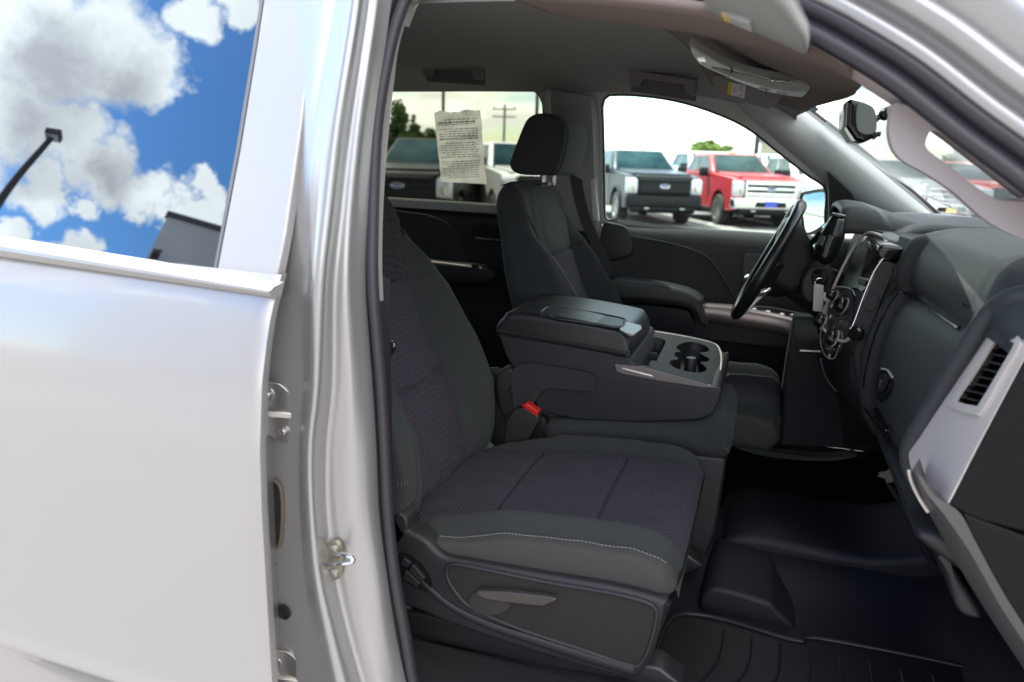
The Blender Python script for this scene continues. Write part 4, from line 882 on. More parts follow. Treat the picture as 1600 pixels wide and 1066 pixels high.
# near end: silver vent panel and the side cap
V0 = np.array([.262, -.62, 1.09]); A = at(1480, 790, y=-.785); B = at(1600, 562, y=-.785)
Cc = at(1420, 700, y=-.625)
nn = np.cross(B-A, Cc-A); nn /= np.linalg.norm(nn); nn = nn if nn@(CAM-A) > 0 else -nn
def vp(pts, off=0): return ats(pts, P=A+nn*off, Nn=nn)
vo = [(1625, 478), (1590, 479), (1570, 484), (1549, 497), (1532, 520), (1500, 575), (1470, 625), (1440, 675), (1422, 700), (1421, 722), (1430, 745), (1448, 768), (1466, 786), (1474, 789), (1480, 786), (1530, 690), (1590, 578), (1640, 486)]
vh = [(1554, 532), (1562, 529), (1580, 534), (1583, 540), (1560, 580), (1530, 630), (1524, 634), (1500, 629), (1494, 624), (1520, 585)]
vopen = cr(vp(vh), 50, True)
P('vent_panel', plate(cr(vp(vo), 110, True), -nn*.012, [vopen]), satin, db, bevel=.003, ang=50)
bez = cr(vp([(1546, 524), (1560, 516), (1586, 522), (1592, 540), (1566, 585), (1533, 642), (1521, 648), (1492, 640), (1484, 628), (1512, 580)], .004), 60, True)
P('vent_bezel', plate(bez, -nn*.004, [cr(vp(vh, .004), 50, True)]), satin, db, bevel=.0012)
P('vent_box', (np.concatenate([vopen, vopen-nn*.03]), gridf(2, 50, False, True)+[tuple(50+i for i in range(50))]), gloss, db)
va, vb, vc, vd = vp([(1556, 533), (1582, 540), (1524, 632), (1496, 625)], -.002)
for i in range(8):
    t = (i+.5)/8; l = va+(vd-va)*t; r = vb+(vc-vb)*t; dn = (vd-va)/8
    P('vent_slat', prism([l, r, r+dn*.10, l+dn*.10], -nn*.018-dn*.25), MATS['dark satin'] if i % 2 == 5 else mat('vent slat', (.09, .085, .08), .35, .3), db, bevel=.0006)
# outer pad roll above and left of the silver panel
rl = [at(a, b, y=y) for a, b, y in ((1660, 462, -.74), (1600, 463, -.735), (1572, 470, -.72), (1550, 484, -.70), (1530, 508, -.69), (1498, 560, -.675), (1462, 622, -.655), (1430, 676, -.64), (1416, 705, -.63), (1418, 735, -.63), (1436, 770, -.66))]
rlc = cr(rl, 70)
P('pad_roll', tube(rlc+np.array([.006, .012, 0]), .014, 14), dashm, db, ang=80)
# side cap (two mouldings with a gap) and the taupe kick strip
capA = ats([(1604, 556), (1640, 490), (1700, 430), (1900, 430), (1900, 870), (1700, 846), (1600, 832), (1520, 810), (1482, 792)], y=-.785)
P('side_cap', prism(capA, (0, .02, 0)), mat('side cap plastic', (.012, .0115, .0115), .55, spec=.12, bump=.25, bscale=900, tex='grain'), db, bevel=.004, seg=3)
capB = ats([(1504, 802), (1600, 838), (1720, 856), (1900, 880), (1900, 1250), (1700, 1130), (1600, 992), (1540, 900), (1520, 850)], y=-.785)
P('side_cap', prism(capB, (0, .02, 0)), mat('lower cap', (.013, .012, .0118), .55, spec=.14, bump=.2, bscale=900, tex='grain'), db, bevel=.003)
ks = [ats([(1424, 736), (1440, 780), (1470, 835), (1510, 905), (1560, 985), (1620, 1075), (1700, 1190)], y=-.76),
      ats([(1430, 735), (1446, 768), (1478, 808), (1520, 870), (1565, 950), (1625, 1040), (1705, 1160)], y=-.79),
      ats([(1440, 745), (1462, 776), (1500, 802), (1526, 850), (1570, 930), (1630, 1022), (1710, 1140)], y=-.788)]
kc = [cr(k_, 40) for k_ in ks]
P('kick_strip', (np.array([kc[0]+np.array([.02, .06, 0]), kc[0], kc[1], kc[2], kc[2]+np.array([0, .03, 0])]).reshape(-1, 3), gridf(5, 40)), mat('taupe trim', (.085, .076, .073), .42, bump=.15, bscale=900), db, ang=60)
P('strip_highlight', tube(cr(ats([(1420, 735), (1424, 752), (1436, 778), (1450, 800)], y=-.762), 20), .0025, 8), satin, db)
P('under_cover', soft([(.27, 1.02), (.75, .95), (.75, .90), (.40, .93), (.32, .96)], -.74, -.17, .015, 60), blk, db)
P('lower_cover', soft(xz(ats([(1466, 850), (1500, 900), (1530, 950), (1522, 958), (1496, 948), (1482, 915)], y=-.70)), -.72, -.55, .01, 40), blk, db)
# wall between the footwells below the stack
P('stack_side', prism(cr(ats([(1330, 560), (1352, 640), (1400, 720), (1440, 800), (1478, 880), (1520, 900), (1560, 700), (1450, 560)], y=-.125), 40, True), (0, .02, 0)), carpet, db)
P('stack_edge', tube(cr(ats([(1388, 756), (1410, 790), (1440, 850), (1462, 885), (1480, 892)], y=-.13), 30), .006, 8), blk, db)
# ---- centre stack
SN = np.array([-1, -.18, .36]); SN /= np.linalg.norm(SN); SN2 = np.array([-1, -.18, -.25]); SN2 /= np.linalg.norm(SN2); SP = np.array([.177, 0, 1.14])
def stp2(pts, off=0):
    o = []
    for q in pts:
        h = at(q[0], q[1], P=SP+SN*off, Nn=SN)
        o.append(h if h[2] > 1.14 else at(q[0], q[1], P=SP+SN2*off, Nn=SN2))
    return o
sb_ = [(.275, 1.385), (.258, 1.36), (.21, 1.228), (.178, 1.14), (.198, 1.06), (.215, 1.0), (.25, .95), (.42, .94), (.42, 1.38)]
_v, _f2 = soft(sb_, -.128, .17, .008, 110, spline=False); _v = np.array(_v); _v[:, 0] -= _v[:, 1]*.18
P('stack_body', (_v, _f2), pan, db)
face = cr(stp2([(1352, 366), (1380, 370), (1384, 384), (1376, 410), (1352, 470), (1326, 530), (1300, 525), (1284, 505), (1296, 465), (1326, 400)], .006), 70, True)
P('stack_bezel', tube(face, .0035, 8, True), satin, db)
P('screen_surround', prism(cr(stp2([(1350, 376), (1376, 380), (1378, 392), (1352, 450), (1338, 450), (1318, 445), (1330, 405)], .006), 50, True), -SN*.006), mat('screen surround', (.04, .045, .045), .25), db)
scr = cr(stp2([(1358, 386), (1375, 393), (1361, 434), (1345, 432)], .009), 4, True)
P('radio_screen', prism(stp2([(1358, 387), (1376, 393), (1361, 435), (1344, 432)], .009), -SN*.003), mat('screen glass', (.012, .010, .012), .08), db, smooth=False)
P('screen_button', prism(stp2([(1342, 436), (1354, 438), (1350, 447), (1340, 444)], .010), -SN*.003), pan, db)
for (a, b, rr) in ((1320, 479, .019), (1306, 463, .014), (1287, 503, .018), (1305, 530, .019)):
    c = stp2([(a, b)], .004)[0]
    P('knob', lathe([(rr, 0), (rr, .012), (rr*.86, .020), (rr*.8, .021), (0, .021)], c, SN, 24), gloss, db, ang=40)
    P('knob_ring', lathe([(rr*1.08, 0), (rr*1.08, .003), (rr, .0035)], c, SN, 24), satin, db)
for i, (a, b) in enumerate(((1300, 478), (1308, 484), (1315, 496), (1298, 495), (1292, 518), (1300, 545), (1296, 556), (1304, 512), (1312, 508))):
    P('stack_button', obox(stp2([(a, b)], .004)[0], (.0, .018, 0), SN*.005, np.cross(SN, [0, 1, 0])*.009), mat('button grey', (.05, .05, .055), .3) if i % 3 else satin, db, bevel=.0015)
P('control_trim', tube(cr(stp2([(1287, 500), (1293, 478), (1303, 452), (1312, 448), (1330, 452), (1336, 462)], .008), 40), .0014, 8), satin, db)
P('control_trim', tube(cr(stp2([(1283, 515), (1282, 535), (1290, 556), (1303, 560), (1312, 540)], .008), 40), .0014, 8), satin, db)
P('control_panel', prism(cr(stp2([(1302, 452), (1330, 456), (1326, 500), (1312, 545), (1296, 552), (1284, 530), (1288, 500)], .005), 40, True), -SN*.006), mat('panel gloss grey', (.05, .052, .055), .18), db)
P('lower_switches', tube(cr([at(a, b, y=.04) for a, b in ((1281, 555), (1286, 575), (1294, 590), (1304, 602))], 16), .006, 8), gloss, db)
P('lower_trim', tube(cr([at(a, b, y=-.02) for a, b in ((1282, 560), (1288, 585), (1300, 604), (1308, 612))], 16), .002, 8), chrome, db)
# ridge side: textured strip, bright line and the small square cover
yr = -.135
P('bright_line', tube(cr(ats([(1380, 404), (1366, 425), (1350, 462), (1338, 495), (1328, 520)], y=yr), 30), .0022, 8), chrome, db)
P('textured_strip', prism(cr(ats([(1376, 412), (1396, 420), (1380, 460), (1356, 520), (1345, 524), (1334, 508), (1352, 464)], y=yr), 40, True), (.004, .008, 0)), mat('strip plastic', (.028, .024, .028), .55, bump=.4, bscale=400, tex='weave'), db)
P('socket_cover', prism(cr(ats([(1356, 464), (1370, 462), (1373, 467), (1366, 484), (1355, 485), (1352, 476)], y=yr-.003), 24, True), (.003, .005, 0)), blk, db, bevel=.002)
P('lower_knob', lathe([(.016, 0), (.016, .012), (.012, .016), (0, .016)], at(1340, 521, y=yr), (-.6, -.8, .1), 20), gloss, db)
P('stack_brow', soft(xz(ats([(1376, 384), (1392, 384), (1412, 388), (1402, 402), (1390, 412), (1376, 406), (1370, 396)], y=-.128)), -.128, .12, .008, 30), gloss, db)
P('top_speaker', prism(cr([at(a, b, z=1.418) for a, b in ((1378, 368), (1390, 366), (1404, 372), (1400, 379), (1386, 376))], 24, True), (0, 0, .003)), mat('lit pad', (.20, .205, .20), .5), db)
# ---- driver half: main body and gauge hood
dp = [(.80, 1.345), (.62, 1.395), (.45, 1.405), (.34, 1.40), (.28, 1.36), (.25, 1.28), (.245, 1.15), (.26, 1.04), (.32, .97), (.60, .92), (.80, .92)]
P('driver_pad', soft(dp, .16, .80, .02, 100, spline=True), dashm, db)
gh_ = ats([(1316, 335), (1320, 329), (1332, 327), (1350, 329), (1378, 337), (1402, 346), (1440, 356)], y=.24)
hd = [[q+np.array([.012*0, dy, dz]) for q in gh_] for dy, dz in ((-.015, -.06), (-.012, -.02), (.0, -.002), (.03, .004), (.18, .010), (.32, .004), (.36, -.01), (.38, -.05))]
o = sheet('gauge_hood', hd, dashm, db, n=30, across=30, ang=80, thick=.012)
P('gauge_lens', prism([(.27, .26, 1.40), (.27, .58, 1.40), (.235, .58, 1.25), (.235, .26, 1.25)], (.01, 0, 0)), gloss, db)
P('gauge_trim', tube(cr([at(a, b, y=.28) for a, b in ((1314, 345), (1310, 360), (1300, 384), (1288, 400))], 20), .004, 8), satin, db)
P('knee_panel', prism(ats([(1247, 548), (1286, 550), (1296, 590), (1312, 640), (1320, 700), (1222, 694), (1232, 630)], y=.16), (0, .56, 0)), carpet, db)
P('knee_edge', tube(ats([(1250, 548), (1282, 549)], y=.158), .0025, 6), satin, db)
P('side_outlet', soft(xz(ats([(1268, 395), (1276, 372), (1290, 352), (1298, 350), (1290, 380), (1280, 400)], y=.62)), .60, .68, .006, 30), chrome, db)
# ---- steering wheel and column
sw = empty('steering_wheel', (.01, .40, 1.265), T)
wt = np.array(at(1250, 322, y=.40)); wb = np.array(at(1150, 490, y=.40)); wc = (wt+wb)/2; wu = (wt-wb); wr_ = np.linalg.norm(wu)/2; wu /= 2*wr_
wa = np.cross(wu, [0, 1., 0]); wa = wa if wa[0] > 0 else -wa        # axis, pointing forward
ring = [wc+wu*wr_*math.cos(t)+np.array([0, 1., 0])*wr_*math.sin(t) for t in np.linspace(0, 2*math.pi, 96, endpoint=False)]
P('rim', tube(ring, [.0165+.0015*math.sin(3*t+1) for t in np.linspace(0, 2*math.pi, 96, endpoint=False)], 16, True), mat('wheel leather', (.012, .012, .013), .28, bump=.25, bscale=400), sw)
hubp = [(.0, -.028), (.05, -.026), (.075, -.014), (.085, .004), (.08, .03), (.065, .05), (0, .055)]
Vh, Fh = lathe(hubp, wc+wa*.04, wa, 28); P('hub', (Vh, Fh), blk, sw)
for ang_ in (90, -90, 200, 160):
    d = wu*math.cos(R_(ang_))+np.array([0, 1., 0])*math.sin(R_(ang_)); t = np.cross(d, wa)
    a = wc+wa*.035+d*.06; b = wc+d*(wr_-.004)+wa*.004
    P('spoke', prism([a+t*.028, b+t*.018, b-t*.018, a-t*.028], wa*.014), blk if abs(ang_) == 90 else satin, sw, bevel=.003)
for s_, t_ in ((-1, 0), (-1, 1), (1, 0)):
    P('wheel_button', obox(wc+wa*.022+np.array([0, .11*s_, 0])+wu*(.01-.02*t_), np.array([0, .03, 0]), wu*.012, wa*.006), pan, sw, bevel=.001)
col_a = wc+wa*.09; col_b = wc+wa*.27
P('steering_column', tube(cr([col_a, (col_a+col_b)/2-np.array([0, 0, .006]), col_b], 14), np.linspace(.062, .080, 14), 20), blk, T, ang=50)
P('column_cover', soft(xz(ats([(1222, 352), (1244, 344), (1258, 362), (1276, 398), (1278, 425), (1262, 450), (1236, 462), (1206, 448), (1196, 430), (1206, 400)], y=.31)), .31, .49, .03, 60, 6), pan, T)
P('ignition', lathe([(.024, 0), (.024, .012), (.019, .016), (.015, .016), (.013, .010), (0, .010)], at(1284, 434, y=.235), (-.75, -.65, 0), 24), pan, T)
P('ignition_housing', soft(xz(ats([(1262, 420), (1290, 412), (1306, 436), (1296, 470), (1262, 474), (1250, 450)], y=.245)), .245, .36, .012, 40), blk, T)
sl_c = cr([at(a, b, y=.205) for a, b in ((1283, 412), (1290, 396), (1298, 376), (1306, 352), (1310, 338))], 30)
P('gear_lever', tube(sl_c, list(np.interp(np.linspace(0, 1, 30), [0, .12, .35, .6, .88, .96, 1], [.012, .024, .030, .030, .021, .018, .010])), 20), gloss, T, ang=60)
P('lever_cap', lathe([(.018, 0), (.019, .004), (.015, .007), (0, .007)], sl_c[-1], sl_c[-1]-sl_c[-3], 20), mat('cap satin', (.1, .1, .105), .3, .5), T)
for pts in ([(1236, 424), (1206, 418), (1196, 416)], [(1262, 384), (1276, 372), (1284, 360)]):
    P('stalk', tube(cr([at(a, b, y=.36-.05*i) for i, (a, b) in enumerate(pts)], 14), .008, 10), blk, T)
P('tilt_lever', tube(cr(ats([(1205, 452), (1196, 458), (1178, 462)], y=.33), 10), .006, 8), chrome, T)
# key, ring and tag hanging from the ignition
key = empty('key_with_tag', at(1281, 445, y=.20), None, 'pale rectangular tag hanging on the key in the ignition', 'key')
def PK(name, VF, m, **k): return mk(name, VF[0], VF[1], m, key, **k)
kc0 = at(1284, 434, y=.222)
PK('key_blade', obox(kc0+np.array([-.012, -.012, 0]), (.020, .016, 0), (.003, -.003, 0), (0, 0, .020)), blk, bevel=.002)
rg = at(1280, 441, y=.21)
PK('key_ring', tube([rg+np.array([.010*math.cos(t), .004*math.cos(t), .010*math.sin(t)]) for t in np.linspace(0, 2*math.pi, 24, endpoint=False)], .0011, 6, True), chrome)
PK('tag', prism(ats([(1272, 443), (1287, 446), (1286, 488), (1270, 486)], y=.20), (0, .003, 0)), mat('tag plastic', (.50, .50, .50), .45), bevel=.001)
PK('paper_tag', prism(ats([(1287, 456), (1298, 462), (1290, 472), (1286, 468)], y=.205), (0, .001, 0)), white)
# driver's outside mirror
mir = empty('outside_mirror', (.15, 1.05, 1.35), T)
ms = ats([(1246, 330), (1247, 305), (1256, 296), (1280, 293), (1297, 296), (1300, 330), (1298, 350), (1280, 364), (1262, 370), (1250, 352)], y=1.12)
mirror_m = mat('mirror glass', (.9, .9, .9), .02, 1.0)
P('mirror_shell', soft(xz([q+np.array([.03, 0, 0]) for q in ms]), 1.10, 1.30, .03, 50), gloss, mir)
mp_ = [at(a, b, y=1.10-(a-1250)*.0012) for a, b in ((1252, 308), (1262, 301), (1291, 300), (1294, 330), (1290, 350), (1262, 366), (1254, 350))]
P('mirror_glass', prism(cr(mp_, 30, True), (.002, .004, 0)), mirror_m, mir)
P('mirror_rim', tube(cr(mp_, 40, True), .006, 8, True), gloss, mir)
P('mirror_sail', prism(ats([(1294, 268), (1330, 302), (1352, 340), (1330, 352), (1296, 352)], y=.80, k=-.27, z0=1.3), (0, .05, 0)), blk, dd)
# notice taped to the far rear window
nb = far([(679, 176), (716, 173), (751, 172), (757, 230), (761, 288), (725, 288), (690, 284), (684, 230)], -.026)
no = empty('paper_notice', nb[6], None, 'crumpled grey paper notice full of small print taped inside the rear window', 'notice')
a, b, c, d = nb[0], nb[2], nb[4], nb[6]
Vn = []
for i in range(24):
    for j in range(20):
        u, v = j/19, i/23
        q = (a*(1-u)+b*u)*(1-v)+(d*(1-u)+c*u)*v
        Vn.append(q+np.array([0, -.004+.004*math.sin(9*u+7*v)*math.cos(11*v-5*u)+.002*math.sin(23*u-17*v)+.0014*RN.randn(), (.004*math.sin(11*u)+.002*RN.randn() if i in (0,) else 0)]))
mk('sheet', Vn, gridf(24, 20), paper, no, ang=80)
parts = []
ru = b-a; rd_ = d-a; nnn = np.cross(ru, rd_); nnn /= np.linalg.norm(nnn); nnn = nnn if nnn[1] < 0 else -nnn
for i in range(26):
    v = .10+i*.033
    if i in (3, 9, 17): continue
    u0 = .08+(.12 if i % 5 == 0 else 0); 
    while u0 < .88:
        l = random.uniform(.03, .11); u1 = min(u0+l, .92)
        pts = [(a+ru*uu+rd_*vv+nnn*.0085) for uu, vv in ((u0, v), (u1, v), (u1, v+.011+(.008 if i in (1, 8) else 0)), (u0, v+.011+(.008 if i in (1, 8) else 0)))]
        parts.append(([*pts], [(0, 1, 2, 3)])); u0 = u1+.02
mk('small_print', *join(parts), mat('faded ink', (.20, .19, .19), .8), no, smooth=False)
mk('bold_line', *([a+ru*u+rd_*v+nnn*.009 for u, v in ((.45, .335), (.93, .345), (.93, .352), (.45, .342))], [(0, 1, 2, 3)]), mat('dark ink', (.05, .05, .05), .8), no, smooth=False)
# ================================================================== PARKED TRUCKS
def pm(name, col, **k): return mat(name, col, .36, k.pop('metal', .1), coat=k.pop('coat', .5), **k)
tyre_m = mat('tyre', (.02, .02, .02), .85, bump=.5, bscale=60); rimm = mat('alloy rim', (.55, .55, .55), .3, .9)
twin = mat('truck window', (.006, .016, .016), .07, spec=.18, col2=(.035, .075, .078), vscale=1.3); lens = mat('lamp lens', (.55, .56, .58), .12, .3, var=.25, vscale=20); amber = mat('amber lens', (.42, .22, .06), .25)
blackp = mat('black trim', (.010, .011, .012), .5, spec=.2); platec = mat('blue plate', (.05, .08, .45), .5); yplate = mat('yellow plate', (.55, .50, .18), .5)
badge_m = mat('badge blue', (.02, .05, .2), .25, .2)
def L2(pts, y0, y1): return prism([(a, y0, b) for a, b in pts], (0, y1-y0, 0))
def arc(cx, r, a0=180, a1=0, n=14): return [(cx+r*math.cos(R_(a0+(a1-a0)*i/n)), .42+r*math.sin(R_(a0+(a1-a0)*i/n))) for i in range(n+1)]
def bilq(q, u0, u1, v0, v1, n, off):
    A_, B_, C_, D_ = [np.array(p, float) for p in q]
    f = lambda u, v: (A_*(1-u)+B_*u)*(1-v)+(D_*(1-u)+C_*u)*v+np.array(n)*off
    return [f(u0, v0), f(u1, v0), f(u1, v1), f(u0, v1)]
def truck(loc, rot, body, lab, grille, bump_m, flare=None, sc=1., plate_m=None, bars=3):
    t = empty('parked_pickup', (0, 0, 0), None, lab, 'pickup truck', 'pickups parked in the row across the lot')
    def Q(nm, VF, m, par=t, **k): return mk(nm, VF[0], VF[1], m, par, **k)
    low = [(2.86, .46), (2.90, .62), (2.90, 1.02), (2.84, 1.20), (2.70, 1.27), (1.9, 1.33), (1.05, 1.38), (-1.25, 1.38), (-1.27, 1.40), (-2.88, 1.40), (-2.92, 1.3), (-2.92, .62), (-2.85, .5)]
    prof = low+[(-2.42, .46)]+arc(-1.85, .52)[0:]+[(-1.2, .42), (1.25, .42)]+arc(1.85, .52)[0:]+[(2.45, .44)]
    Q('body', L2(prof, -.98, .98), body, bevel=.06, seg=3, ang=50)
    Q('hood_panel', prism([(1.10, -.80, 1.375), (2.66, -.78, 1.285), (2.74, -.5, 1.28), (2.74, .5, 1.28), (2.66, .78, 1.285), (1.10, .80, 1.375)], (0, 0, .05)), body, bevel=.03, seg=3)
    b4 = [(1.10, -.90, 1.37), (-1.22, -.90, 1.37), (-1.22, .90, 1.37), (1.10, .90, 1.37)]; t4 = [(.28, -.71, 1.93), (-1.05, -.71, 1.93), (-1.05, .71, 1.93), (.28, .71, 1.93)]
    V = b4+t4; Fq = [(0, 1, 5, 4), (1, 2, 6, 5), (2, 3, 7, 6), (3, 0, 4, 7), (4, 5, 6, 7), (0, 3, 2, 1)]
    cab = Q('cab', (V, Fq), body, bevel=.07, seg=3, ang=60)
    wsq = [b4[3], b4[0], t4[0], t4[3]]
    Q('windscreen', prism(bilq(wsq, .06, .94, .06, .90, (.57, 0, .82), .012), (.004, 0, .006)), twin, cab, smooth=False)
    for sd in (-1, 1):
        sq_ = [b4[0], b4[1], t4[1], t4[0]] if sd < 0 else [b4[3], b4[2], t4[2], t4[3]]
        for u0, u1 in ((.10, .50), (.54, .93)):
            Q('side_window', prism(bilq(sq_, u0, u1, .10, .86, (0, sd*.95, .3), .010), (0, sd*.006, .002)), twin, cab, smooth=False)
        Q('door_mirror', soft([(1.00, 1.30), (.86, 1.30), (.85, 1.50), (.98, 1.50)], sd*1.22, sd*.99, .03, 24), blackp)
        for wx in (1.85, -1.85):
            c = (wx, sd*.86, .41)
            w_ = Q('wheel', lathe([(.22, -.13), (.37, -.14), (.41, -.10), (.41, .10), (.37, .14), (.22, .13)], c, (0, 1, 0), 28), tyre_m)
            Q('rim', lathe([(.0, .10), (.07, .115), (.09, .09), (.12, .06), (.22, .07), (.25, .135), (.27, .13)], c, (0, sd, 0), 24), rimm, w_)
            sp_ = [obox((wx+.15*math.cos(a_), sd*(.86+.10), .41+.15*math.sin(a_)), (.23*math.cos(a_), 0, .23*math.sin(a_)), (0, .03, 0), (-.05*math.sin(a_), 0, .05*math.cos(a_))) for a_ in [2*math.pi*k_/6+.2 for k_ in range(6)]]
            Q('spokes', join(sp_), rimm, w_, bevel=.006)
            if flare is not None:
                ar_ = arc(wx, .56)+arc(wx, .50, 0, 180)
                Q('wheel_flare', prism([(a_, sd*.97, b_) for a_, b_ in ar_], (0, sd*.05, 0)), flare, bevel=.012)
        Q('headlight', soft([(2.80, .82), (2.925, .84), (2.925, 1.12), (2.86, 1.19), (2.76, 1.18)], sd*.995, sd*.70, .03, 30), lens)
        Q('indicator', soft([(2.86, .86), (2.94, .88), (2.94, 1.02), (2.86, 1.04)], sd*.84, sd*.80, .008, 20), amber)
        Q('fog_light', soft([(2.96, .60), (3.0, .60), (3.0, .67), (2.96, .67)], sd*.80, sd*.62, .01, 20), lens)
    for sd in (-1, 1):
        for xg in (.98, -.12, -1.16):
            Q('door_gap', obox((xg, sd*.982, .95), (.014, 0, 0), (0, .006, 0), (0, 0, .80)), blackp)
        for xg in (.06, -.95): Q('door_handle', soft([(xg, 1.17), (xg+.20, 1.17), (xg+.20, 1.21), (xg, 1.21)], sd*1.015, sd*.98, .008, 16), body)
        Q('side_step', soft([(-1.2, .40), (1.15, .40), (1.15, .46), (-1.2, .46)], sd*1.04, sd*.85, .02, 24), blackp)
    Q('cowl', prism([(1.10, -.80, 1.395), (1.24, -.80, 1.39), (1.24, .80, 1.39), (1.10, .80, 1.395)], (0, 0, .035)), blackp)
    Q('hood_edge', soft([(2.72, 1.22), (2.90, 1.20), (2.88, 1.25), (2.74, 1.285)], -.74, .74, .015, 24), blackp if bars == 2 else body)
    for sd in (-1, 1): Q('tow_hook', tube([(2.94, sd*.42, .47), (3.03, sd*.42, .45), (3.03, sd*.52, .45), (2.94, sd*.52, .47)], .018, 8), chrome)
    Q('grille_mesh', join([obox((2.948, -.60+.1*i_, 1.0), (.016, 0, 0), (0, .012, 0), (0, 0, .30)) for i_ in range(13)]), pan)
    g = Q('grille', soft([(2.84, .80), (2.945, .80), (2.955, .95), (2.945, 1.18), (2.88, 1.22)], -.68, .68, .03, 30), blackp)
    for i in range(bars):
        z = .88+i*(.27/(max(1, bars-1)))
        Q('grille_bar', soft([(2.93, z-.03), (2.975, z-.03), (2.975, z+.03), (2.93, z+.03)], -.64, .64, .012, 20), grille, g)
    if grille is not blackp:
        Q('grille_frame', plate([(2.95, -.70, .78), (2.95, .70, .78), (2.95, .70, 1.22), (2.95, -.70, 1.22)], (.02, 0, 0), [[(2.95, -.64, .83), (2.95, .64, .83), (2.95, .64, 1.17), (2.95, -.64, 1.17)]]), grille, g, bevel=.008)
    ov = lathe([(0, 0), (.088, .004), (.095, -.004), (.10, -.02)], (2.98, 0, 1.015), (1, 0, 0), 24)
    ovV = [np.array([p[0], p[1]*1.45, 1.015+(p[2]-1.015)*.62]) for p in ov[0]]
    bd = Q('badge', (ovV, ov[1]), chrome, g)
    ov2 = [np.array([p[0]+.004, p[1]*.86, 1.015+(p[2]-1.015)*.82]) for p in ovV]
    Q('badge_field', (ov2, ov[1]), badge_m, bd)
    Q('script', join([obox((2.990, -.075+i*.03, 1.012+.008*math.sin(i*2)), (.006, 0, 0), (0, .018, .012), (0, -.003, .022)) for i in range(6)]), chrome, bd)
    bp_ = Q('bumper', soft([(2.70, .50), (2.98, .50), (3.02, .58), (3.01, .74), (2.96, .77), (2.70, .77)], -1.0, 1.0, .07, 40), bump_m)
    Q('bumper_slot', soft([(3.0, .56), (3.025, .56), (3.025, .68), (3.0, .68)], -.42, .42, .01, 20), blackp, bp_)
    Q('air_dam', soft([(2.60, .34), (2.90, .34), (2.94, .50), (2.60, .50)], -.86, .86, .05, 30), blackp)
    if plate_m: Q('number_plate', box((3.03, 0, .63), (.012, .32, .16)), plate_m, bp_, bevel=.004)
    t.location = loc; t.rotation_euler = (0, 0, rot); t.scale = (sc, sc, sc)
    return t
def from_wheel(W, rot, lx=1.85, ly=-.98):
    return (W[0]-(lx*math.cos(rot)-ly*math.sin(rot)), W[1]-(lx*math.sin(rot)+ly*math.cos(rot)), 0)
RT = R_(-65)
wp = pm('white truck paint', (.72, .72, .72)); rp_ = pm('red truck paint', (.42, .012, .022), metal=.3); bk = pm('black truck paint', (.005, .005, .006), coat=.08, spec=.2); sv = pm('silver truck paint', (.45, .46, .47), metal=.5); or_ = pm('orange red paint', (.50, .03, .012))
nb_ = pm('blue grey truck paint', (.016, .026, .042), metal=.0, coat=.12, spec=.25)
truck(from_wheel(at(1118, 351, z=0), RT), RT, rp_, 'bright red pickup with chrome grille, chrome bumper and blue plate', chrome, chrome, plate_m=platec)
truck(from_wheel(at(960, 347, z=0), RT), RT, nb_, 'dark blue grey pickup with black grille and black bumper left of the red pickup', blackp, blackp, blackp, plate_m=None, bars=2)
truck(from_wheel(at(1250, 356, z=0), RT), RT, wp, 'white pickup partly hidden behind the steering wheel and door mirror', chrome, chrome, blackp)
q = at(705, 300, y=11.2); RA = R_(-78)
truck(from_wheel(q, RA, 2.9, .98), RA, bk, 'black pickup with oval badge seen through the tinted rear window', blackp, blackp)
q = at(768, 300, y=13.4); RB = R_(-58)
truck(from_wheel(q, RB), RB, wp, 'white pickup seen behind the paper notice and driver headrest', blackp, wp)
q = at(1388, 357, z=0)
truck(from_wheel(q, RT), RT, sv, 'pale silver pickup with yellow plate seen past the windscreen pillar', chrome, chrome, plate_m=yplate)
truck(from_wheel(at(1488, 358, z=0), RT), RT, or_, 'orange red pickup with black wheels seen through the windscreen', blackp, or_, None)
q = at(1086, 300, y=26.5)
truck(from_wheel(q, RT), RT, wp, 'plain white pickup standing behind the gap left of the red pickup', chrome, chrome, sc=1.08)
q = at(1206, 300, y=28.5)
truck(from_wheel(q, RT), RT, wp, 'white pickup in the second row behind the right end of the red pickup', chrome, chrome, sc=1.08)
q = at(1430, 300, y=31)
truck(from_wheel(q, RT), RT, rp_, 'small dark red pickup in the second row behind the silver one', chrome, chrome)
q = at(1590, 300, y=30)
truck(from_wheel(q, RT, .5, 0), RT, wp, 'white pickup farthest right, seen through the grab handle opening', chrome, chrome)
# ================================================================== POLES, TREES, FAR BUILDINGS
polem = mat('dark pole', (.05, .05, .052), .5, .5); palem = mat('galvanised pole', (.35, .36, .36), .5, .5); woodp = mat('weathered wood pole', (.16, .12, .09), .9, var=.2)
def light_pole(px, dist, h, r, m, lab, head=True, grp='lamp posts around the car park'):
    b = at(px, 300, y=dist); t = empty('lamp_post', (b[0], b[1], 0), None, lab, 'lamp post', grp)
    mk('pole', *lathe([(r*1.3, 0), (r*1.3, .5), (r, .52), (r*.7, h)], (b[0], b[1], 0), (0, 0, 1), 12), m, t)
    mk('base', *lathe([(r*3, 0), (r*3, .4), (r*2.8, .45)], (b[0], b[1], 0), (0, 0, 1), 16), palem, t)
    if head:
        for s_ in (-1, 1): mk('lamp_head', *obox((b[0]+s_*.6, b[1], h+.05), (.75, 0, 0), (0, .35, 0), (0, 0, .14)), polem, t, bevel=.03)
light_pole(691, 38, 11, .10, polem, 'dark lamp post above the paper notice in the rear window')
light_pole(834, 42, 11, .12, polem, 'dark lamp post beside the driver headrest in the rear window')
light_pole(1175, 46, 5.2, .17, polem, 'thick short dark post rising behind the red pickup', head=False)
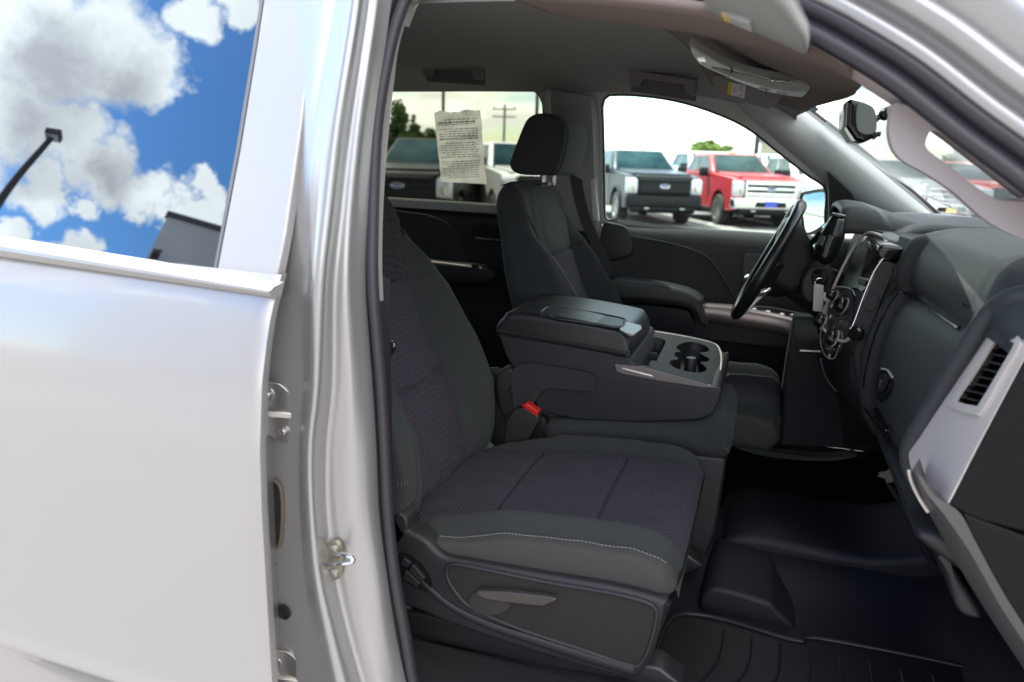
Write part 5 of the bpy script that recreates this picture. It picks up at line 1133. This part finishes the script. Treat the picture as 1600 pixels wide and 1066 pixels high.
for px, d, h, lab in ((950, 60, 7.5, 'slim pale post at the left edge of the driver window'), (976, 62, 7.2, 'slim pale post second from the left in the driver window'), (1001, 58, 9.0, 'tallest slim pale post in the driver window'), (1081, 70, 9.5, 'slim pale post above the red pickup roof')):
    light_pole(px, d, h, .05, palem, lab, head=False)
b = at(785, 300, y=60); up_ = empty('utility_pole', (b[0], b[1], 0), None, 'wooden utility pole with a crossarm left of the driver headrest', 'utility pole')
mk('pole', *lathe([(.12, 0), (.08, 6.0)], (b[0], b[1], 0), (0, 0, 1), 12), woodp, up_)
for z in (5.6, 5.0): mk('crossarm', *obox((b[0], b[1]-.15, z), (2.0, 0, 0), (0, .10, 0), (0, 0, .09)), woodp, up_)
for i in (-1, 0, 1): mk('insulator', *lathe([(.04, 0), (.07, .06), (.04, .12), (.06, .18), (0, .22)], (b[0]+i*.9, b[1]-.15, 5.67), (0, 0, 1), 10), trimg, up_)
def leafmat(nm, a, b_):
    return mat(nm, a, .6, var=0, col2=b_, vscale=1.2, spec=.3)
def tree(px, dist, h, rx, rz, m, lab, seed, n=5200, cz=None, leaf=.16):
    rs_ = np.random.RandomState(seed); b = at(px, 300, y=dist); t = empty('tree', (b[0], b[1], 0), None, lab, 'tree')
    cz = cz or h-rz
    parts = [tube([(b[0], b[1], 0), (b[0]+.05, b[1], cz*.5), (b[0], b[1]+.1, cz)], [.16, .13, .08], 8)]
    for i in range(7):
        a = rs_.rand()*6.28; e = np.array([math.cos(a)*rx*.6, math.sin(a)*rx*.6, rz*(rs_.rand()*.9-.1)]); s0 = np.array([b[0], b[1], cz*(.6+.3*rs_.rand())])
        parts.append(tube([s0, s0*.5+(np.array([b[0], b[1], cz])+e)*.5+np.array([0, 0, .1]), np.array([b[0], b[1], cz])+e], [.07, .05, .02], 6))
    mk('trunk', *join(parts), woodp, t)
    cl = []
    for i in range(26):
        d = rs_.randn(3); d /= np.linalg.norm(d); cl.append((d*np.array([rx, rx, rz])*rs_.uniform(.45, .95), rs_.uniform(.22, .45)))
    V = []; Fl = []
    for i in range(n):
        c, r = cl[rs_.randint(len(cl))]; d = rs_.randn(3); d /= np.linalg.norm(d)
        p = np.array([b[0], b[1], cz])+c+d*r*np.array([rx, rx, rz])*rs_.uniform(.5, 1.05)
        u = rs_.randn(3); u /= np.linalg.norm(u); v = np.cross(u, rs_.randn(3)); v /= np.linalg.norm(v); s = leaf*rs_.uniform(.5, 1.2)
        k = len(V); V += [p-u*s, p+v*s*.5, p+u*s, p-v*s*.5]; Fl.append((k, k+1, k+2, k+3))
    mk('crown', V, Fl, m, t, smooth=False, recalc=False)
g1 = leafmat('leaf dark', (.035, .075, .018), (.09, .15, .03)); g2 = leafmat('leaf light', (.14, .22, .04), (.24, .32, .07))
tree(618, 42, 4.6, 1.4, 1.9, g1, 'tall feathery green tree at the left edge of the rear window', 1, 3800)
tree(656, 44, 3.5, 1.25, 1.25, g1, 'round green tree behind the black pickup', 2, 5200, cz=2.5)
tree(600, 55, 4.0, 2.2, 1.6, g1, 'low spreading green tree far behind the black pickup roof', 5, 4200, cz=2.2)
tree(1106, 60, 3.6, 1.3, .62, g2, 'light green tree top above the red pickup roof', 3, 3000, cz=2.9)
tree(1132, 66, 3.0, 1.5, .5, g2, 'low yellow green tree just right of the one above the red pickup', 4, 2200, cz=2.3)
tree(1508, 56, 4.0, 1.5, .9, g1, 'green tree seen through the grab handle opening', 6, 4200, cz=2.5)
tree(1555, 62, 3.4, 1.8, .7, g1, 'wide low green tree at the right of the grab handle opening', 7, 4200, cz=2.2)
def building(px0, px1, dist, h, m, lab, nm='warehouse'):
    a, c = at(px0, 280, y=dist), at(px1, 280, y=dist); t = empty(nm, ((a[0]+c[0])/2, dist, 0), None, lab, 'building')
    mk('wall', *box(((a[0]+c[0])/2, dist+5, h/2), (c[0]-a[0], 10, h)), m, t, bevel=.02)
    mk('roof', *box(((a[0]+c[0])/2, dist+5, h+.15), (c[0]-a[0]+.8, 10.8, .3)), palem, t, bevel=.03)
    n = max(2, int((c[0]-a[0])/4))
    for i in range(n): mk('window', *box((a[0]+(i+.5)*(c[0]-a[0])/n, dist-.02, h*.55), (1.6, .06, .9)), twin, t, bevel=.01)
bei = mat('beige cladding', (.42, .38, .26), .8, var=.08, vscale=.5); grc = mat('grey cladding', (.42, .42, .44), .7, var=.06, vscale=.5)
building(1183, 1262, 90, 4.6, bei, 'low beige building behind the white pickups right of the dark post')
building(770, 930, 120, 2.6, grc, 'long low grey building on the far edge of the car park')
# ---- things behind the photographer that the rear door glass mirrors
def mirrored(px, py, dist):
    p = at(px, py, y=GY+.006, k=.36, z0=GZ); n = np.array([0, -1, .36]); n /= np.linalg.norm(n)
    d = p-CAM; d /= np.linalg.norm(d); r = d-2*(d@n)*n
    return p+r*dist
h0 = mirrored(84, 211, 13); hb_ = mirrored(20, 290, 13.3)
lp = empty('street_lamp', (mirrored(-140, 420, 13)[0], mirrored(-140, 420, 13)[1], 0), None, 'curved black lamp post with twin flat head mirrored in the rear door glass', 'street lamp')
pth = cr([h0, mirrored(66, 232, 13), mirrored(28, 276, 13), mirrored(-10, 330, 13), mirrored(-60, 420, 13)], 30)
mk('arm', *tube(pth, np.linspace(.042, .075, 30), 12), polem, lp)
e_ = pth[-1]; mk('pole', *tube([e_, (e_[0]+.2*(e_-pth[-4])[0], e_[1], e_[2]*.5), (lp.location.x, lp.location.y, 0)], [.11, .13, .15], 12), polem, lp)
ax_ = mirrored(96, 213, 13)-mirrored(72, 208, 13); ay_ = np.cross(ax_, [0, 0, 1.]); ay_ /= np.linalg.norm(ay_)
mk('lamp_head', *obox(h0, ax_*1.0, ay_*.30, np.array([0, 0, .10])), polem, lp, bevel=.02)
mk('lamp_lens', *obox(h0-np.array([0, 0, .056]), ax_*.8, ay_*.22, np.array([0, 0, .012])), lens, lp)
c0 = mirrored(262, 338, 34); _a, _b = mirrored(380, 372, 0), mirrored(380, 372, 1); c1 = _a+(_b-_a)*((c0[2]-_a[2])/(_b[2]-_a[2]))
bd_ = empty('showroom', ((c0[0]+c1[0])/2, (c0[1]+c1[1])/2, 0), None, 'grey flat fronted building with a wall lamp, mirrored low in the rear door glass', 'building')
top = max(c0[2], c1[2]); e1 = np.array([c1[0]-c0[0], c1[1]-c0[1], 0]); e1 /= np.linalg.norm(e1); _g = mirrored(300, 380, 0.01); _n = np.array([0, -1, .36])/math.hypot(1, .36); camm = CAM-2*((CAM-_g)@_n)*_n; away = np.array([c0[0]-camm[0], c0[1]-camm[1], 0]); away /= np.linalg.norm(away)
pA = np.array([c0[0], c0[1], 0]); wdt = 26
mk('wall', *prism([pA, pA+e1*wdt, pA+e1*wdt+away*14, pA+away*14], (0, 0, c0[2])), grc, bd_, smooth=False)
mk('parapet', *prism([pA-e1*.1-away*.1, pA+e1*wdt-away*.1, pA+e1*wdt+away*.3, pA-e1*.1+away*.3], (0, 0, .22)), polem, bd_, smooth=False).location.z += c0[2]
mk('wall_lamp', *obox(pA+e1*.25-away*.55+np.array([0, 0, c0[2]-2.0]), e1*.35, away*.7, (0, 0, .28)), polem, bd_, bevel=.05)
mk('junction_box', *obox(pA+e1*1.6-away*.1+np.array([0, 0, c0[2]-2.2]), e1*.6, away*.2, (0, 0, .6)), palem, bd_, bevel=.02)
mk('conduit', *tube([pA+e1*.3-away*.05+np.array([0, 0, c0[2]-2.15]), pA+e1*wdt-away*.05+np.array([0, 0, c0[2]-2.3])], .035, 8), palem, bd_)
